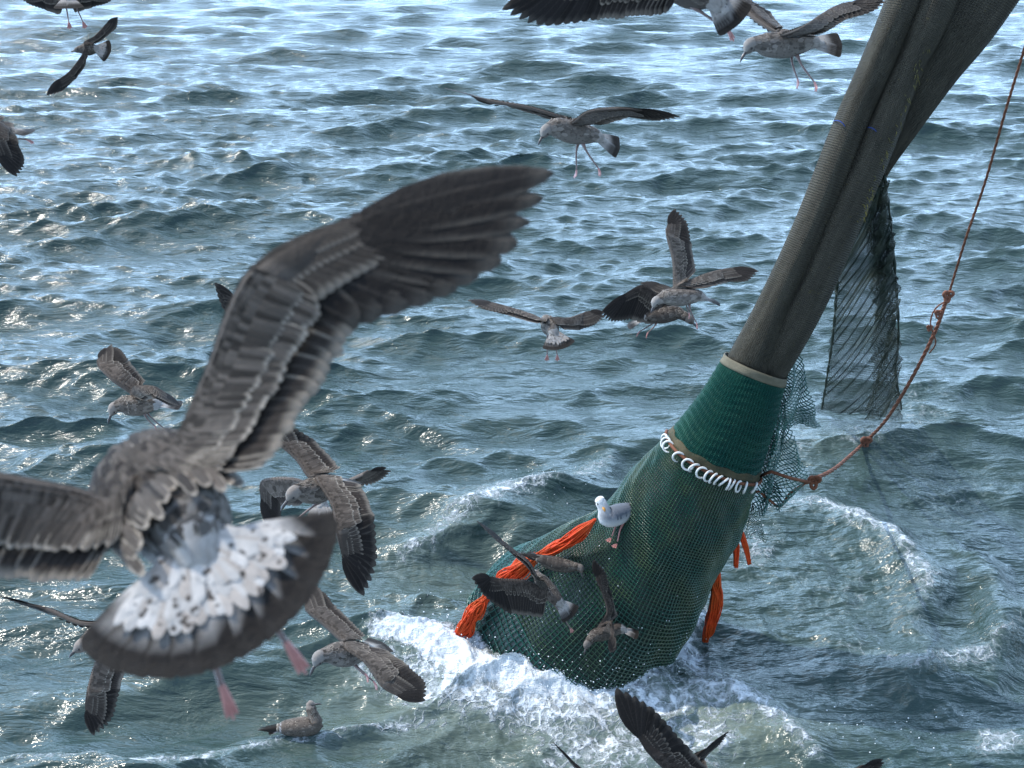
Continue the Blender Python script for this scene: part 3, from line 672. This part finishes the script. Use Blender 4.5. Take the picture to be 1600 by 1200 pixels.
def make_gull(label, D, head, bill, chest, rump, tail, wings=(), feet=(), up=(0, 0, 1), pal='juv', spread=40, tl=.17, folded=False, det=1.0, k=1.0, openbill=False,
              group='gulls flocking round the net', fat=1.0, eyes=True, tail_up=None, rump_w=1.0, back_feathers=1, toe=.42):
    """pixel positions as (px, py, depth offset in metres)"""
    pl = dict(PAL[pal]); tone = 1 if pal in ('adult', 'big') else random.uniform(.85, 1.45)
    for kk in ('cov', 'back', 'head', 'belly', 'under', 'sec'): pl[kk] = tuple(min(.8, v*tone) for v in pl[kk])
    q = lambda a: P(a[0], a[1], D+(a[2] if len(a) > 2 else 0))
    Hd, Bt, C, Rm, Tt = q(head), q(bill), q(chest), q(rump), q(tail)
    root = empty('gull', (C+Rm)/2); tag(root, label, 'gull', group)
    f = (C-Rm).normalized(); u = Vector(up); u = (u-f*u.dot(f)).normalized(); r = f.cross(u).normalized()
    hb = (Bt-Hd); hbn = hb.normalized()
    neck = Hd.lerp(C, .5)+u*.008*k
    tb = Rm+(Tt-Rm).normalized()*.05*k
    Mid = C.lerp(Rm, .5)-u*.008*k
    bb = Hd+hbn*.036*k
    sp = cr([bb+hbn*.006*k, Hd+hbn*.018*k, Hd-hbn*.012*k, neck, C, Mid, Rm, tb, tb+(Tt-Rm).normalized()*.05*k], 34)
    rk = cr([Vector((x, y)) for x, y in [(.008, .009), (.026, .030), (.034, .037), (.036, .040), (.060, .062), (.070, .068), (.054, .052), (.036, .030), (.020, .012)]], 34)
    mb = MB(); rings = []; cols = []; spots = []
    n = 18
    for i, p in enumerate(sp):
        t = (sp[max(i-1, 0)]-sp[min(i+1, 33)]).normalized(); uu = (u-t*u.dot(t))
        if uu.length < .1: uu = f-t*f.dot(t)
        uu.normalize(); rr_ = t.cross(uu); x = i/33
        for j in range(n):
            th = 2*math.pi*j/n; wx, hy = rk[i].x*k*(fat if .3 < x < .9 else 1), rk[i].y*k*(fat if .3 < x < .9 else 1)
            rings.append(p+rr_*(math.cos(th)*wx)+uu*(math.sin(th)*hy))
            top = .5+.5*math.sin(th)
            c = lerpc(pl['belly'], pl['back'], min(1, max(0, top*2-.5)))
            c = lerpc(pl['head'], c, min(1, max(0, (x-.28)*5)))
            c = lerpc(c, pl['rump'], min(1, max(0, (x-.80)*9)))
            if x < .16 and abs(math.sin(th)) < .45 and pal != 'adult': c = tuple(v*.62 for v in c)      # dusky face
            cols.append(c); spots.append(0 if pal == 'adult' else min(1, max(0, (x-.15)*2.5))*.75)
    fs = [(i*n+j, (i+1)*n+j, (i+1)*n+(j+1) % n, i*n+(j+1) % n) for i in range(33) for j in range(n)]
    fs += [tuple(range(n)), tuple(range(33*n, 34*n))[::-1]]
    mb.add(rings, fs, cols, spot=spots)
    # contour feathers over the back and flanks
    if back_feathers and pal != 'adult':
        nrow = int(13*det); 
        for ri in range(nrow):
            x = .84-.56*ri/nrow; i = int(x*33); p = sp[i]; t = (sp[i+1]-sp[i-1]).normalized(); uu = (u-t*u.dot(t)).normalized(); rr_ = t.cross(uu)
            m_ = int(13*det)
            for j in range(m_):
                th = R(-30+240*(j+.5*(ri % 2))/m_); o_ = rr_*math.cos(th)*-1*rk[i].x*k*fat+uu*math.sin(th)*rk[i].y*k*fat; nn = o_.normalized()
                top = max(0, math.sin(th)); col = lerpc(pl['belly'], pl['back'], top)
                if x > .79: col = lerpc(col, pl['rump'], .85)
                i2 = min(33, i+random.randint(3, 4)); j1 = random.uniform(-.5, .5); th += R(6)*j1
                o_ = rr_*math.cos(th)*-1*rk[i].x*k*fat+uu*math.sin(th)*rk[i].y*k*fat; nn = o_.normalized()
                t2 = (sp[min(33, i2)]-sp[i2-2]).normalized(); u2 = (u-t2*u.dot(t2)).normalized(); r2 = t2.cross(u2); ft_ = fat if i2 < 29 else 1
                o2 = r2*math.cos(th)*-1*rk[i2].x*k*ft_+u2*math.sin(th)*rk[i2].y*k*ft_
                a0 = p+o_*.96+t*j1*.02*k; dd_ = (sp[i2]+o2*1.03-a0).normalized()
                if det > 2 and top > .2 and x < .8 and random.random() < .45: col = lerpc(col, pl['sec'], .8)
                feather(mb, a0, a0+dd_*random.uniform(.034, .05)*k/det**.3, nn, (.011 if x < .77 else .017)*k/det**.5, jit(col, .6 if x < .79 else .2), pl['fr']*(.4+.7*top)*(1 if x < .79 else .3), .02, .0025*k if x < .79 else .001*k)
    if det > 2:      # scapulars lying over the wing roots
        for _ in range(330):
            x = random.uniform(.34, .74); i = int(x*33); p = sp[i]; t = (sp[i+1]-sp[i-1]).normalized(); uu = (u-t*u.dot(t)).normalized(); rr_ = t.cross(uu)
            th = R(random.uniform(14, 166)); o_ = (rr_*math.cos(th)*-1*.086+uu*math.sin(th)*.070)*k; nn = (uu+o_.normalized()*.5).normalized()
            a0 = p+o_; col = jit(lerpc(pl['cov'], pl['sec'], random.choice((0, .2, .9))), .4)
            feather(mb, a0, a0+(t*1.0-uu*.22).normalized()*random.uniform(.04, .065)*k, nn, random.uniform(.007, .011)*k, col, 1.1*random.uniform(.5, 1), .05, .003*k)
    body = mb.build('body', M_PLUM, root)
    # bill
    def mandible(tip, rad, hook=0):
        mbb = MB(); d = tip-bb; dn = d.normalized(); uu = (u-dn*u.dot(dn)).normalized(); pts = []; rs = []
        for t_ in (0, .25, .5, .72, .88, 1):
            pts.append(bb+d*t_+uu*(.002*k*math.sin(t_*3)-hook*k*t_**4)); rs.append(rad*k*(1-.25*t_ if t_ < .8 else .75*(1.1-t_)*2.4))
        mbb.tube(pts, rs, 8); return mbb
    tipd = bb+(Bt-bb).normalized()*min(max((Bt-bb).length, .045*k), .062*k)
    mb = mandible(tipd, .0095 if pal != 'adult' else .012, .006)
    if openbill:
        low = bb+((tipd-bb).normalized()+(-u*.55)).normalized()*.048*k; m2 = mandible(low, .0065)
        mb.add(m2.v, m2.f)
    mb.build('bill', M_YBILL if pal == 'adult' else M_BILL, root)
    if eyes:
        hu = (u-hbn*u.dot(hbn)).normalized(); hr = hbn.cross(hu)
        for s_ in (-1, 1):
            c = Hd+hbn*.014*k+hr*s_*.0275*k+hu*.008*k; mb = MB(); rr_ = .0065*k; vs = []; fs = []
            for i in range(5):
                for j in range(8):
                    a, b_ = math.pi*i/4, 2*math.pi*j/8; vs.append(c+hr*(math.cos(a)*rr_)+hu*(math.sin(a)*math.cos(b_)*rr_)+hbn*(math.sin(a)*math.sin(b_)*rr_))
            fs = [(i*8+j, i*8+(j+1) % 8, (i+1)*8+(j+1) % 8, (i+1)*8+j) for i in range(4) for j in range(8)]
            mb.add(vs, fs); mb.build('eye', M_EYE, root)
    # tail
    mb = MB(); td = (Tt-Rm); td.normalize(); tu = Vector(tail_up) if tail_up else u; tu = (tu-td*tu.dot(td)).normalized(); tr_ = td.cross(tu); nf = 12
    base = tb-td*.02*k
    order = sorted(range(nf), key=lambda i: -abs(i-(nf-1)/2))
    white = pl['rump']
    for oi, i in enumerate(order):
        a = R((i/(nf-1)-.5)*spread); dd = td*math.cos(a)+tr_*math.sin(a)
        st = base+tr_*((i/(nf-1)-.5)*.045*k)
        feather(mb, st, st+dd*tl*k*(1-.06*abs(i/(nf-1)-.5)), tu, (.013+.011*spread/100)*k, jit(white, .1), .03, .04, .0014*oi*k, col_tip=jit(pl['tail'], .2), spot=.5, blunt=True)
    if det > 1.5 or spread > 60:
        for ri in range(4):
            for i in range(int(11+6*det)):
                m_ = int(11+6*det); a = R((i/(m_-1)-.5)*spread*.92+random.uniform(-2.5, 2.5)); dd = td*math.cos(a)+tr_*math.sin(a); st = base+dd*(.002+.021*(3-ri)+random.uniform(-.007, .007))*k+tr_*((i/(m_-1)-.5)*.05*k)+tu*(.012+.003*ri)*k
                c_ = jit(white, .15)
                if random.random() < .3: c_ = lerpc(c_, (.3, .2, .13), .35)
                feather(mb, st, st+dd*.045*k*random.uniform(.8, 1.25), tu, .0105*k, c_, 0.1, .05, .0015*k, spot=.9, pointed=random.random() < .2)
    mb.build('tail', M_PLUM, root)
    # wings
    for wsp in wings:
        Wp = q((wsp['W'][0], wsp['W'][1])); 
        sd = wsp.get('side')
        if sd is None: sd = 1 if (Wp-(C+Rm)/2).dot(r) > 0 else -1
        S = C.lerp(Rm, .28)+r*(sd*.055*k*fat)+u*.054*k*fat
        S0 = C.lerp(Rm, .34)+u*.062*k*fat+r*(sd*.008*k)
        mb = MB(); make_wing(mb, S0, S, wsp, -sd, pl, det, k=k); mb.build('wing', M_PLUM, root)
    if folded:
        for sd in (-1, 1):
            mb = MB()
            # shell of the folded wing against the flank
            def sh(t_, v_):                           # t_ 0 front..1 back, v_ 0 top..1 bottom
                p = (C.lerp(Rm, -.02+1.15*t_)); wx = interp(t_, [0, .3, .7, 1], [.060, .074, .066, .040])*k; hy = interp(t_, [0, .3, .7, 1], [.050, .062, .055, .040])*k
                th = R(82-100*v_*interp(t_, [0, .3, 1], [.75, 1, .75])); return p+r*(sd*math.cos(th)*wx)+u*(math.sin(th)*hy), (r*(sd*math.cos(th))+u*math.sin(th)).normalized()
            back = -f
            vs = []; 
            for i in range(13):
                for j in range(9): vs.append(sh(i/12, j/8)[0])
            mb.add(vs, [(i*9+j, i*9+j+1, (i+1)*9+j+1, (i+1)*9+j) for i in range(12) for j in range(8)], pl['cov'], spot=0 if pal == 'adult' else .3)
            for i in range(8):                        # primaries crossing over the tail
                p, n_ = sh(.80, .12+.05*i); e = Rm+back*(.10+.018*(8-i))*k+r*(sd*(.012+.002*i))*k+u*(.018-.004*i)*k+(Tt-Rm).normalized()*.02*k
                feather(mb, p, e, n_, .011*k, jit(pl['prim'], .2), .15, .0, .002*k, pointed=True)
            for (t0, nn, ln, wd, mixs) in ((.78, 7, .11, .014, .6), (.62, 8, .09, .014, .4), (.48, 9, .075, .013, .1), (.36, 9, .065, .012, 0), (.24, 9, .06, .011, 0), (.12, 8, .055, .010, 0), (.0, 7, .05, .010, 0)):
                for j in range(nn):
                    p, n_ = sh(t0, (j+.5)/nn); p2, _ = sh(min(1.2, t0+ln/.2), (j+.3)/nn)
                    feather(mb, p, p+(p2-p).normalized()*ln*k, n_, wd*k, jit(lerpc(pl['cov'], pl['sec'], mixs), .05 if pal == 'adult' else .25), pl['fr'], .02, .003*k)
            mb.build('wing', M_PLUM, root)
    # legs
    for i, ft in enumerate(feet):
        F = q(ft); sd = (-1 if i == 0 else 1)
        if len(feet) == 2:
            sd = 1 if (F-q(feet[1-i])).dot(r) > 0 else -1
        hip = Mid.lerp(Rm, .45)-u*.045*k*fat+r*sd*.026*k
        kn = hip.lerp(F, .38)+f*.012*k
        ankle = F+(kn-F).normalized()*.028*k
        mb = MB(); mb.tube(cr([hip, kn, ankle, ankle.lerp(F, .4)], 10), [.014*k, .011*k, .0075*k, .0055*k, .0058*k, .0045*k, .0045*k, .0045*k, .005*k, .004*k], 8)
        lg = mb.build('leg', M_LEG if pal != 'adult' else M_FOOT, root)
        mb = MB(); stand = len(ft) > 3
        if stand: fd = (hbn-Vector((0, 0, 1))*hbn.z).normalized(); fd = Vector(ft[3]).normalized(); pn = Vector(ft[4]).normalized(); A_ = F
        else: fd = (F-ankle).normalized()*.8-u*.3+f*.25; fd.normalize(); pn = (-f+u*.2).normalized(); A_ = ankle.lerp(F, .3)
        sdv = fd.cross(pn).normalized(); toes = []
        for a_ in (-1, 0, 1):
            e = A_+(fd+sdv*a_*toe).normalized()*(.052 if a_ == 0 else .047)*k
            toes.append(e); mb.tube([A_, A_.lerp(e, .5)+pn*.003*k, e], [.005*k, .004*k, .002*k], 6)
        for a_, b_ in ((0, 1), (1, 2)):
            m1 = (toes[a_]+toes[b_])/2; m1 = m1.lerp(A_, .1)
            vs = []
            for off in (.0012*k, -.0012*k):
                vs += [A_+pn*off, toes[a_]+pn*off, m1+pn*off, toes[b_]+pn*off]
            mb.add(vs, [(0, 1, 2, 3), (7, 6, 5, 4), (1, 5, 6, 2), (2, 6, 7, 3), (0, 4, 5, 1), (0, 3, 7, 4)])
        mb.build('foot', M_FOOT, lg, smooth=False)
    return root
def Wg(E, W, T, A, B, side=None, bulge=.04):
    f3 = lambda a: a if len(a) == 3 else (*a, 0)
    d = dict(E=f3(E), W=f3(W), T=f3(T), A=f3(A), B=f3(B), bulge=bulge)
    if side: d['side'] = side
    return d

#GULLS
# the big one in the foreground, seen from behind
make_gull('huge close young gull with raised dark wing and white black-banded tail spread towards the viewer', 1.6,
    (232, 748, .22), (212, 735, .28), (250, 778, .13), (298, 828, .02), (345, 960, -.05),
    [Wg((330, 590, 0), (405, 425, -.3), (868, 266, -.2), (378, 772, -.5), (560, 508, -.3), bulge=.052),
     Wg((110, 770, 0), (-60, 745, -.3), (-480, 800, -.3), (178, 905, -.4), (-70, 905, -.3))],
    [(352, 1092, .04), (458, 1022, .04)], up=(.15, -.75, .6), spread=132, tl=.170, det=2.6, fat=.98, toe=.16, tail_up=(.05, -.8, .5), eyes=False, pal='big')
make_gull('gull at the top left edge seen from behind with drooped dark wings and dangling legs', 9,
    (105, -30, .2), (105, -34, .3), (105, -20, .1), (106, -6, 0), (107, 8, -.1),
    [Wg((85, -18), (62, -18), (30, -14), (97, 24), (72, 16)), Wg((130, -18), (150, -18), (185, -16), (113, 20), (142, 12))],
    [(108, 38, 0), (131, 37, 0)], pal='dark', spread=50)
make_gull('small banking gull at upper left with both wings out in one slanting line', 14,
    (121, 78, 0), (114, 80, 0), (131, 77, 0), (146, 76, 0), (166, 79, 0),
    [Wg((147, 58, 0), (160, 46, 0), (185, 27, 0), (150, 68, 0), (168, 56, 0)), Wg((120, 99, 0), (108, 114, 0), (73, 149, 0), (138, 95, 0), (119, 123, 0))],
    up=(0, -.8, .6), pal='dark', spread=75)
make_gull('gull half out of view at the left edge with its brown wing hanging down', 7.5,
    (-50, 195, .1), (-62, 205, .1), (-28, 200, 0), (0, 202, 0), (24, 204, 0),
    [Wg((-12, 190, -1), (-14, 215, -.3), (27, 276, 0), (20, 184, -.2), (29, 225, 0)), Wg((-40, 180, 1), (-50, 160, 1), (-70, 120, 1), (-10, 185, 1), (-20, 150, 1))],
    [(46, 218, 0)], pal='dark')
make_gull('dark gull cut by the top edge with long splayed wing feathers and spotted tail', 4.6,
    (1020, -50, .15), (1005, -54, .2), (1050, -32, .05), (1108, -6, 0), (1148, 30, -.03),
    [Wg((1010, -48, -.3), (950, -42, 0), (783, 15, 0), (1068, 18, -.3), (925, 32, 0), ), Wg((1060, -90, .5), (1080, -150, .5), (1130, -240, .5), (1110, -80, .5), (1130, -150, .5))],
    [(1143, 50, 0)], pal='dark', spread=44, tail_up=(0, -.9, .4), tl=.13)
make_gull('pale brown gull beside the top of the net rolls looking down with pink feet dangling', 6.5,
    (1171, 73, -.03), (1149, 107, -.05), (1198, 70, 0), (1258, 66, .05), (1321, 70, .06),
    [Wg((1255, 42, -1), (1300, 15, -.6), (1392, -8, 0), (1262, 62, -.5), (1325, 30, -.3)), Wg((1180, 32, .8), (1158, 12, .5), (1100, -30, .3), (1224, 45, .5), (1205, 18, .5))],
    [(1248, 129, 0), (1276, 133, -.03)], pal='pale', spread=34, tail_up=(0, -.6, .7))
make_gull('gull gliding head-down in the upper middle with both long wings stretched level', 7.5,
    (852, 206, -.10), (834, 237, -.14), (871, 200, -.04), (925, 211, .06), (966, 230, .12),
    [Wg((826, 170, .4), (765, 160, .3), (694, 137, 0), (868, 186, .7), (775, 160, .6)), Wg((920, 175, -.5), (962, 171, -.3), (1064, 182, 0), (930, 196, .3), (985, 182, .4))],
    [(901, 271, .05), (938, 267, .05)], pal='pale', spread=34, tail_up=(.2, -.6, .7))
make_gull('small gull seen from behind in the centre with dark-edged tail and two thin hanging legs', 10,
    (852, 498, .2), (850, 496, .28), (856, 504, .1), (863, 517, .0), (872, 535, -.07),
    [Wg((828, 492, .2), (788, 480, .2), (731, 469, 0), (850, 508, -.5), (792, 492, -.5)), Wg((888, 498, .2), (908, 492, .2), (944, 489, 0), (878, 514, -.4), (905, 516, -.3))],
    [(855, 558, 0), (871, 558, 0)], pal='pale', spread=80, up=(0, -.3, 1))
make_gull('gull hovering with one wing straight up and the other held out towards the net roll', 9.6,
    (1024, 473, -.03), (1017, 489, -.04), (1043, 464, 0), (1088, 462, .04), (1124, 473, .08),
    [Wg((1052, 408, .4), (1043, 368, .3), (1056, 326, .2), (1088, 430, .3), (1081, 380, .3)), Wg((1094, 432, -.6), (1122, 424, -.4), (1185, 424, -.3), (1092, 450, -.4), (1140, 440, -.3))],
    [(1078, 492, 0), (1090, 508, 0)], pal='pale', spread=30)
make_gull('dark gull tangled just behind the hovering one with fanned wing and pink feet', 10.3,
    (1078, 500, -.05), (1098, 521, -.06), (1056, 489, 0), (1014, 494, .05), (984, 508, .08),
    [Wg((1026, 462, -.2), (1004, 447, -.2), (937, 492, 0), (1030, 508, -.2), (985, 500, -.2)), Wg((1058, 468, .7), (1048, 452, .7), (1000, 442, .5), (1042, 485, .5), (1020, 470, .5))],
    [(1010, 522, -.02), (996, 520, .05)], pal='dark', spread=40)
make_gull('gull mostly hidden behind the huge raised wing with only its grey wingtip showing', 9,
    (440, 540, .1), (450, 550, .1), (428, 528, 0), (414, 520, .05), (405, 515, .2),
    [Wg((405, 518, 0), (385, 500, 0), (335, 442, 0), (400, 535, 0), (380, 515, 0)), Wg((440, 560, .8), (450, 590, .8), (440, 600, .8), (420, 560, .8), (430, 590, .8))], pal='pale')
make_gull('brown gull at left swooping with wings up and dark bill pointing at the swell', 8.0,
    (177, 640, -.03), (166, 667, -.04), (195, 633, 0), (236, 631, .03), (276, 632, .04),
    [Wg((176, 594, .5), (156, 572, .4), (165, 543, .2), (232, 602, .3), (200, 560, .3)), Wg((214, 604, -.7), (238, 606, -.4), (283, 634, .1), (224, 624, -.6), (245, 622, -.4))],
    [(245, 669, 0), (259, 672, .02)], pal='juv', spread=26)
make_gull('gull mostly hidden behind the scaly brown gull with a drooping grey wing', 7.6,
    (505, 745, .1), (512, 760, .12), (500, 752, 0), (500, 775, -.02), (500, 800, -.1),
    [Wg((455, 748, 0), (412, 752, 0), (420, 824, 0), (470, 790, 0), (438, 790, .2)), Wg((540, 752, 0), (565, 742, 0), (604, 731, 0), (525, 765, 0), (562, 752, .2))], pal='pale', up=(0, -.4, 1))
make_gull('scaly brown gull left of centre with pale feather edges and one wing sweeping down', 6.2,
    (457, 773, -.08), (433, 804, -.12), (481, 768, 0), (517, 757, .08), (538, 750, .22),
    [Wg((464, 718, .3), (438, 694, .2), (400, 662, 0), (540, 738, .2), (492, 688, .3)), Wg((520, 790, -.7), (529, 830, -.4), (569, 932, 0), (560, 745, -.2), (586, 808, -.2))],
    [(458, 815, .05)], pal='juv', det=1.5)
make_gull('grey-brown gull with open bill diving over the white foam at lower left', 6.6,
    (497, 1030, -.06), (480, 1064, -.08), (523, 1022, 0), (563, 1018, .08), (590, 1008, .2),
    [Wg((508, 978, .5), (484, 957, .3), (484, 926, .2), (583, 1002, .3), (522, 944, .3)), Wg((572, 1036, -.8), (598, 1070, -.5), (665, 1094, -.2), (600, 1012, -.3), (640, 1042, -.2))],
    [(575, 1056, -.02), (588, 1068, -.02)], pal='pale', openbill=True, det=1.2)
WD = gdepth(1146)
make_gull('young gull floating on the water near the bottom left with head up', WD-.1,
    (486, 1101, 0), (512, 1099, 0), (492, 1132, 0), (446, 1137, 0), (415, 1144, 0), folded=True, pal='juv', spread=12, tl=.13, fat=1.3)
make_gull('gull at lower left corner partly hidden by the huge spread tail, wing hanging', 6.6,
    (126, 1010, -.05), (107, 1027, -.07), (148, 997, 0), (182, 1000, .1), (210, 1000, .25),
    [Wg((122, 975, .3), (76, 955, .2), (-5, 930, 0), (172, 985, .5), (88, 962, .6)), Wg((150, 1038, -.6), (139, 1082, -.3), (147, 1150, 0), (196, 1036, -.2), (188, 1078, 0))], pal='juv', det=1.2)
make_gull('gull over the left rim of the bag with one broad dark fanned wing', 10.6,
    (836, 896, .15), (830, 890, .2), (846, 908, .08), (870, 937, 0), (902, 970, -.04),
    [Wg((826, 880, .2), (802, 861, .2), (745, 813, 0), (846, 905, -.6), (808, 872, -.6)), Wg((822, 908, -.3), (782, 906, 0), (737, 904, 0), (856, 966, -.2), (798, 960, 0))],
    [(893, 984, 0)], pal='dark', spread=48, up=(0, -.6, .8))
def on_bag(px, py):
    """depth of the bag surface seen at a pixel"""
    best = None
    for i in range(0, 100):
        for j in range(0, 61):
            p = bag_pt(i/120, R(20+140*j/60), .01); d = (p-CP).dot(FW)
            x = 800+(p-CP).dot(RT)/d*FPX; y = 600-(p-CP).dot(UP)/d*FPX
            e = (x-px)**2+(y-py)**2
            if best is None or e < best[0]: best = (e, d, p)
    return best[1]
d18 = on_bag(890, 900)
make_gull('brown gull crouching with closed wings at the left rim of the bag', d18-.12,
    (907, 889, -.04), (913, 911, -.06), (888, 885, 0), (850, 876, .03), (822, 862, .05), folded=True, pal='dark', spread=14, tl=.14)
d19 = on_bag(950, 1000)
make_gull('dark gull pecking into the wet lower netting with one wing raised', d19-.25,
    (917, 1008, -.05), (912, 1024, -.05), (930, 993, 0), (966, 982, .05), (1003, 993, .03),
    [Wg((949, 953, .5), (937, 916, .4), (929, 874, .2), (966, 966, .3), (957, 935, .2)), Wg((953, 972, -.9), (956, 992, -.6), (954, 1020, -.7), (962, 985, -.6), (960, 1000, -.3))], pal='dark', spread=26)
d20 = on_bag(962, 846)
make_gull('white adult gull with grey back standing on top of the green net bag', d20-.05,
    (938, 784, -.05), (945, 798, -.10), (949, 808, -.02), (981, 797, .04), (1005, 776, .08),
    feet=[(955, 841, -.0, (-.6, -.8, -.1), (0, -.3, 1)), (964, 850, -.02, (-.6, -.8, -.1), (0, -.3, 1))], folded=True, pal='adult', spread=14, tl=.14, fat=1.1, k=1.36)
make_gull('brown gull rising from the bottom edge with one long wing pointing up left', 6.2,
    (1045, 1260, -.05), (1030, 1275, -.07), (1072, 1250, 0), (1120, 1235, .05), (1150, 1225, .1),
    [Wg((1060, 1218, -.1), (1022, 1182, -.1), (963, 1075, 0), (1120, 1215, .2), (1078, 1170, .1)), Wg((1075, 1210, .8), (1078, 1190, .8), (1139, 1144, .2), (1110, 1215, .5), (1100, 1180, .3))], pal='dark', det=1.2)
make_gull('gull at the bottom edge showing only a thin wingtip under the foam', 7.5,
    (925, 1250, -.05), (910, 1262, -.07), (945, 1243, 0), (985, 1238, .05), (1010, 1235, .1),
    [Wg((930, 1225, .1), (905, 1203, .1), (863, 1159, 0), (960, 1240, .8), (912, 1212, .9)), Wg((965, 1270, -.8), (960, 1300, -.6), (980, 1350, 0), (990, 1260, -.3), (990, 1300, -.2))], pal='dark')
make_gull('gull at the lower right bottom edge showing only a dark wingtip', 7.5,
    (1280, 1260, -.05), (1265, 1272, -.07), (1300, 1250, 0), (1335, 1245, .05), (1355, 1240, .1),
    [Wg((1315, 1225, .1), (1335, 1205, .1), (1380, 1187, 0), (1330, 1240, .2), (1350, 1215, .2)), Wg((1270, 1225, .3), (1255, 1230, .3), (1200, 1260, 0), (1290, 1245, .2), (1250, 1255, .2))], pal='dark')

# ------------------------------------------------------------------ spray, and glint drops on the bag
m, t, b = mat('spray'); b.inputs['Base Color'].default_value = (.85, .88, .9, 1); b.inputs['Roughness'].default_value = .25
mb = MB()
def drop(p, r_):
    vs = [p+Vector(v)*r_ for v in ((1, 0, 0), (-1, 0, 0), (0, 1, 0), (0, -1, 0), (0, 0, 1), (0, 0, -1))]
    mb.add(vs, [(0, 2, 4), (2, 1, 4), (1, 3, 4), (3, 0, 4), (2, 0, 5), (1, 2, 5), (3, 1, 5), (0, 3, 5)])
for cx, cy, sx, sy, zz, n in ((660, 1020, 70, 22, .4, 420), (760, 1065, 70, 16, .3, 260), (900, 1075, 100, 14, .3, 260), (1050, 1020, 30, 30, .35, 180), (950, 1010, 30, 25, .5, 90), (1190, 830, 30, 30, .2, 60), (850, 770, 60, 20, .25, 90), (1300, 1150, 200, 40, .1, 60)):
    for _ in range(n):
        g = G(random.gauss(cx, sx*.6), random.gauss(cy, sy*.6)); g.z += abs(random.gauss(.05, zz*.5)); drop(g, random.choice((.004, .005, .006, .009)))
for _ in range(520):  # white drops on the bag stand in for glints off wet netting
    s_ = random.triangular(.42, .86, .66); drop(bag_pt(s_, R(random.uniform(15, 165)), .012), random.choice((.003, .003, .004, .006)))
o = mb.build('spray_and_glints', m); tag(o, 'white spray droplets round the net bag and drops imitating its wet glints', 'spray', kind='stuff')
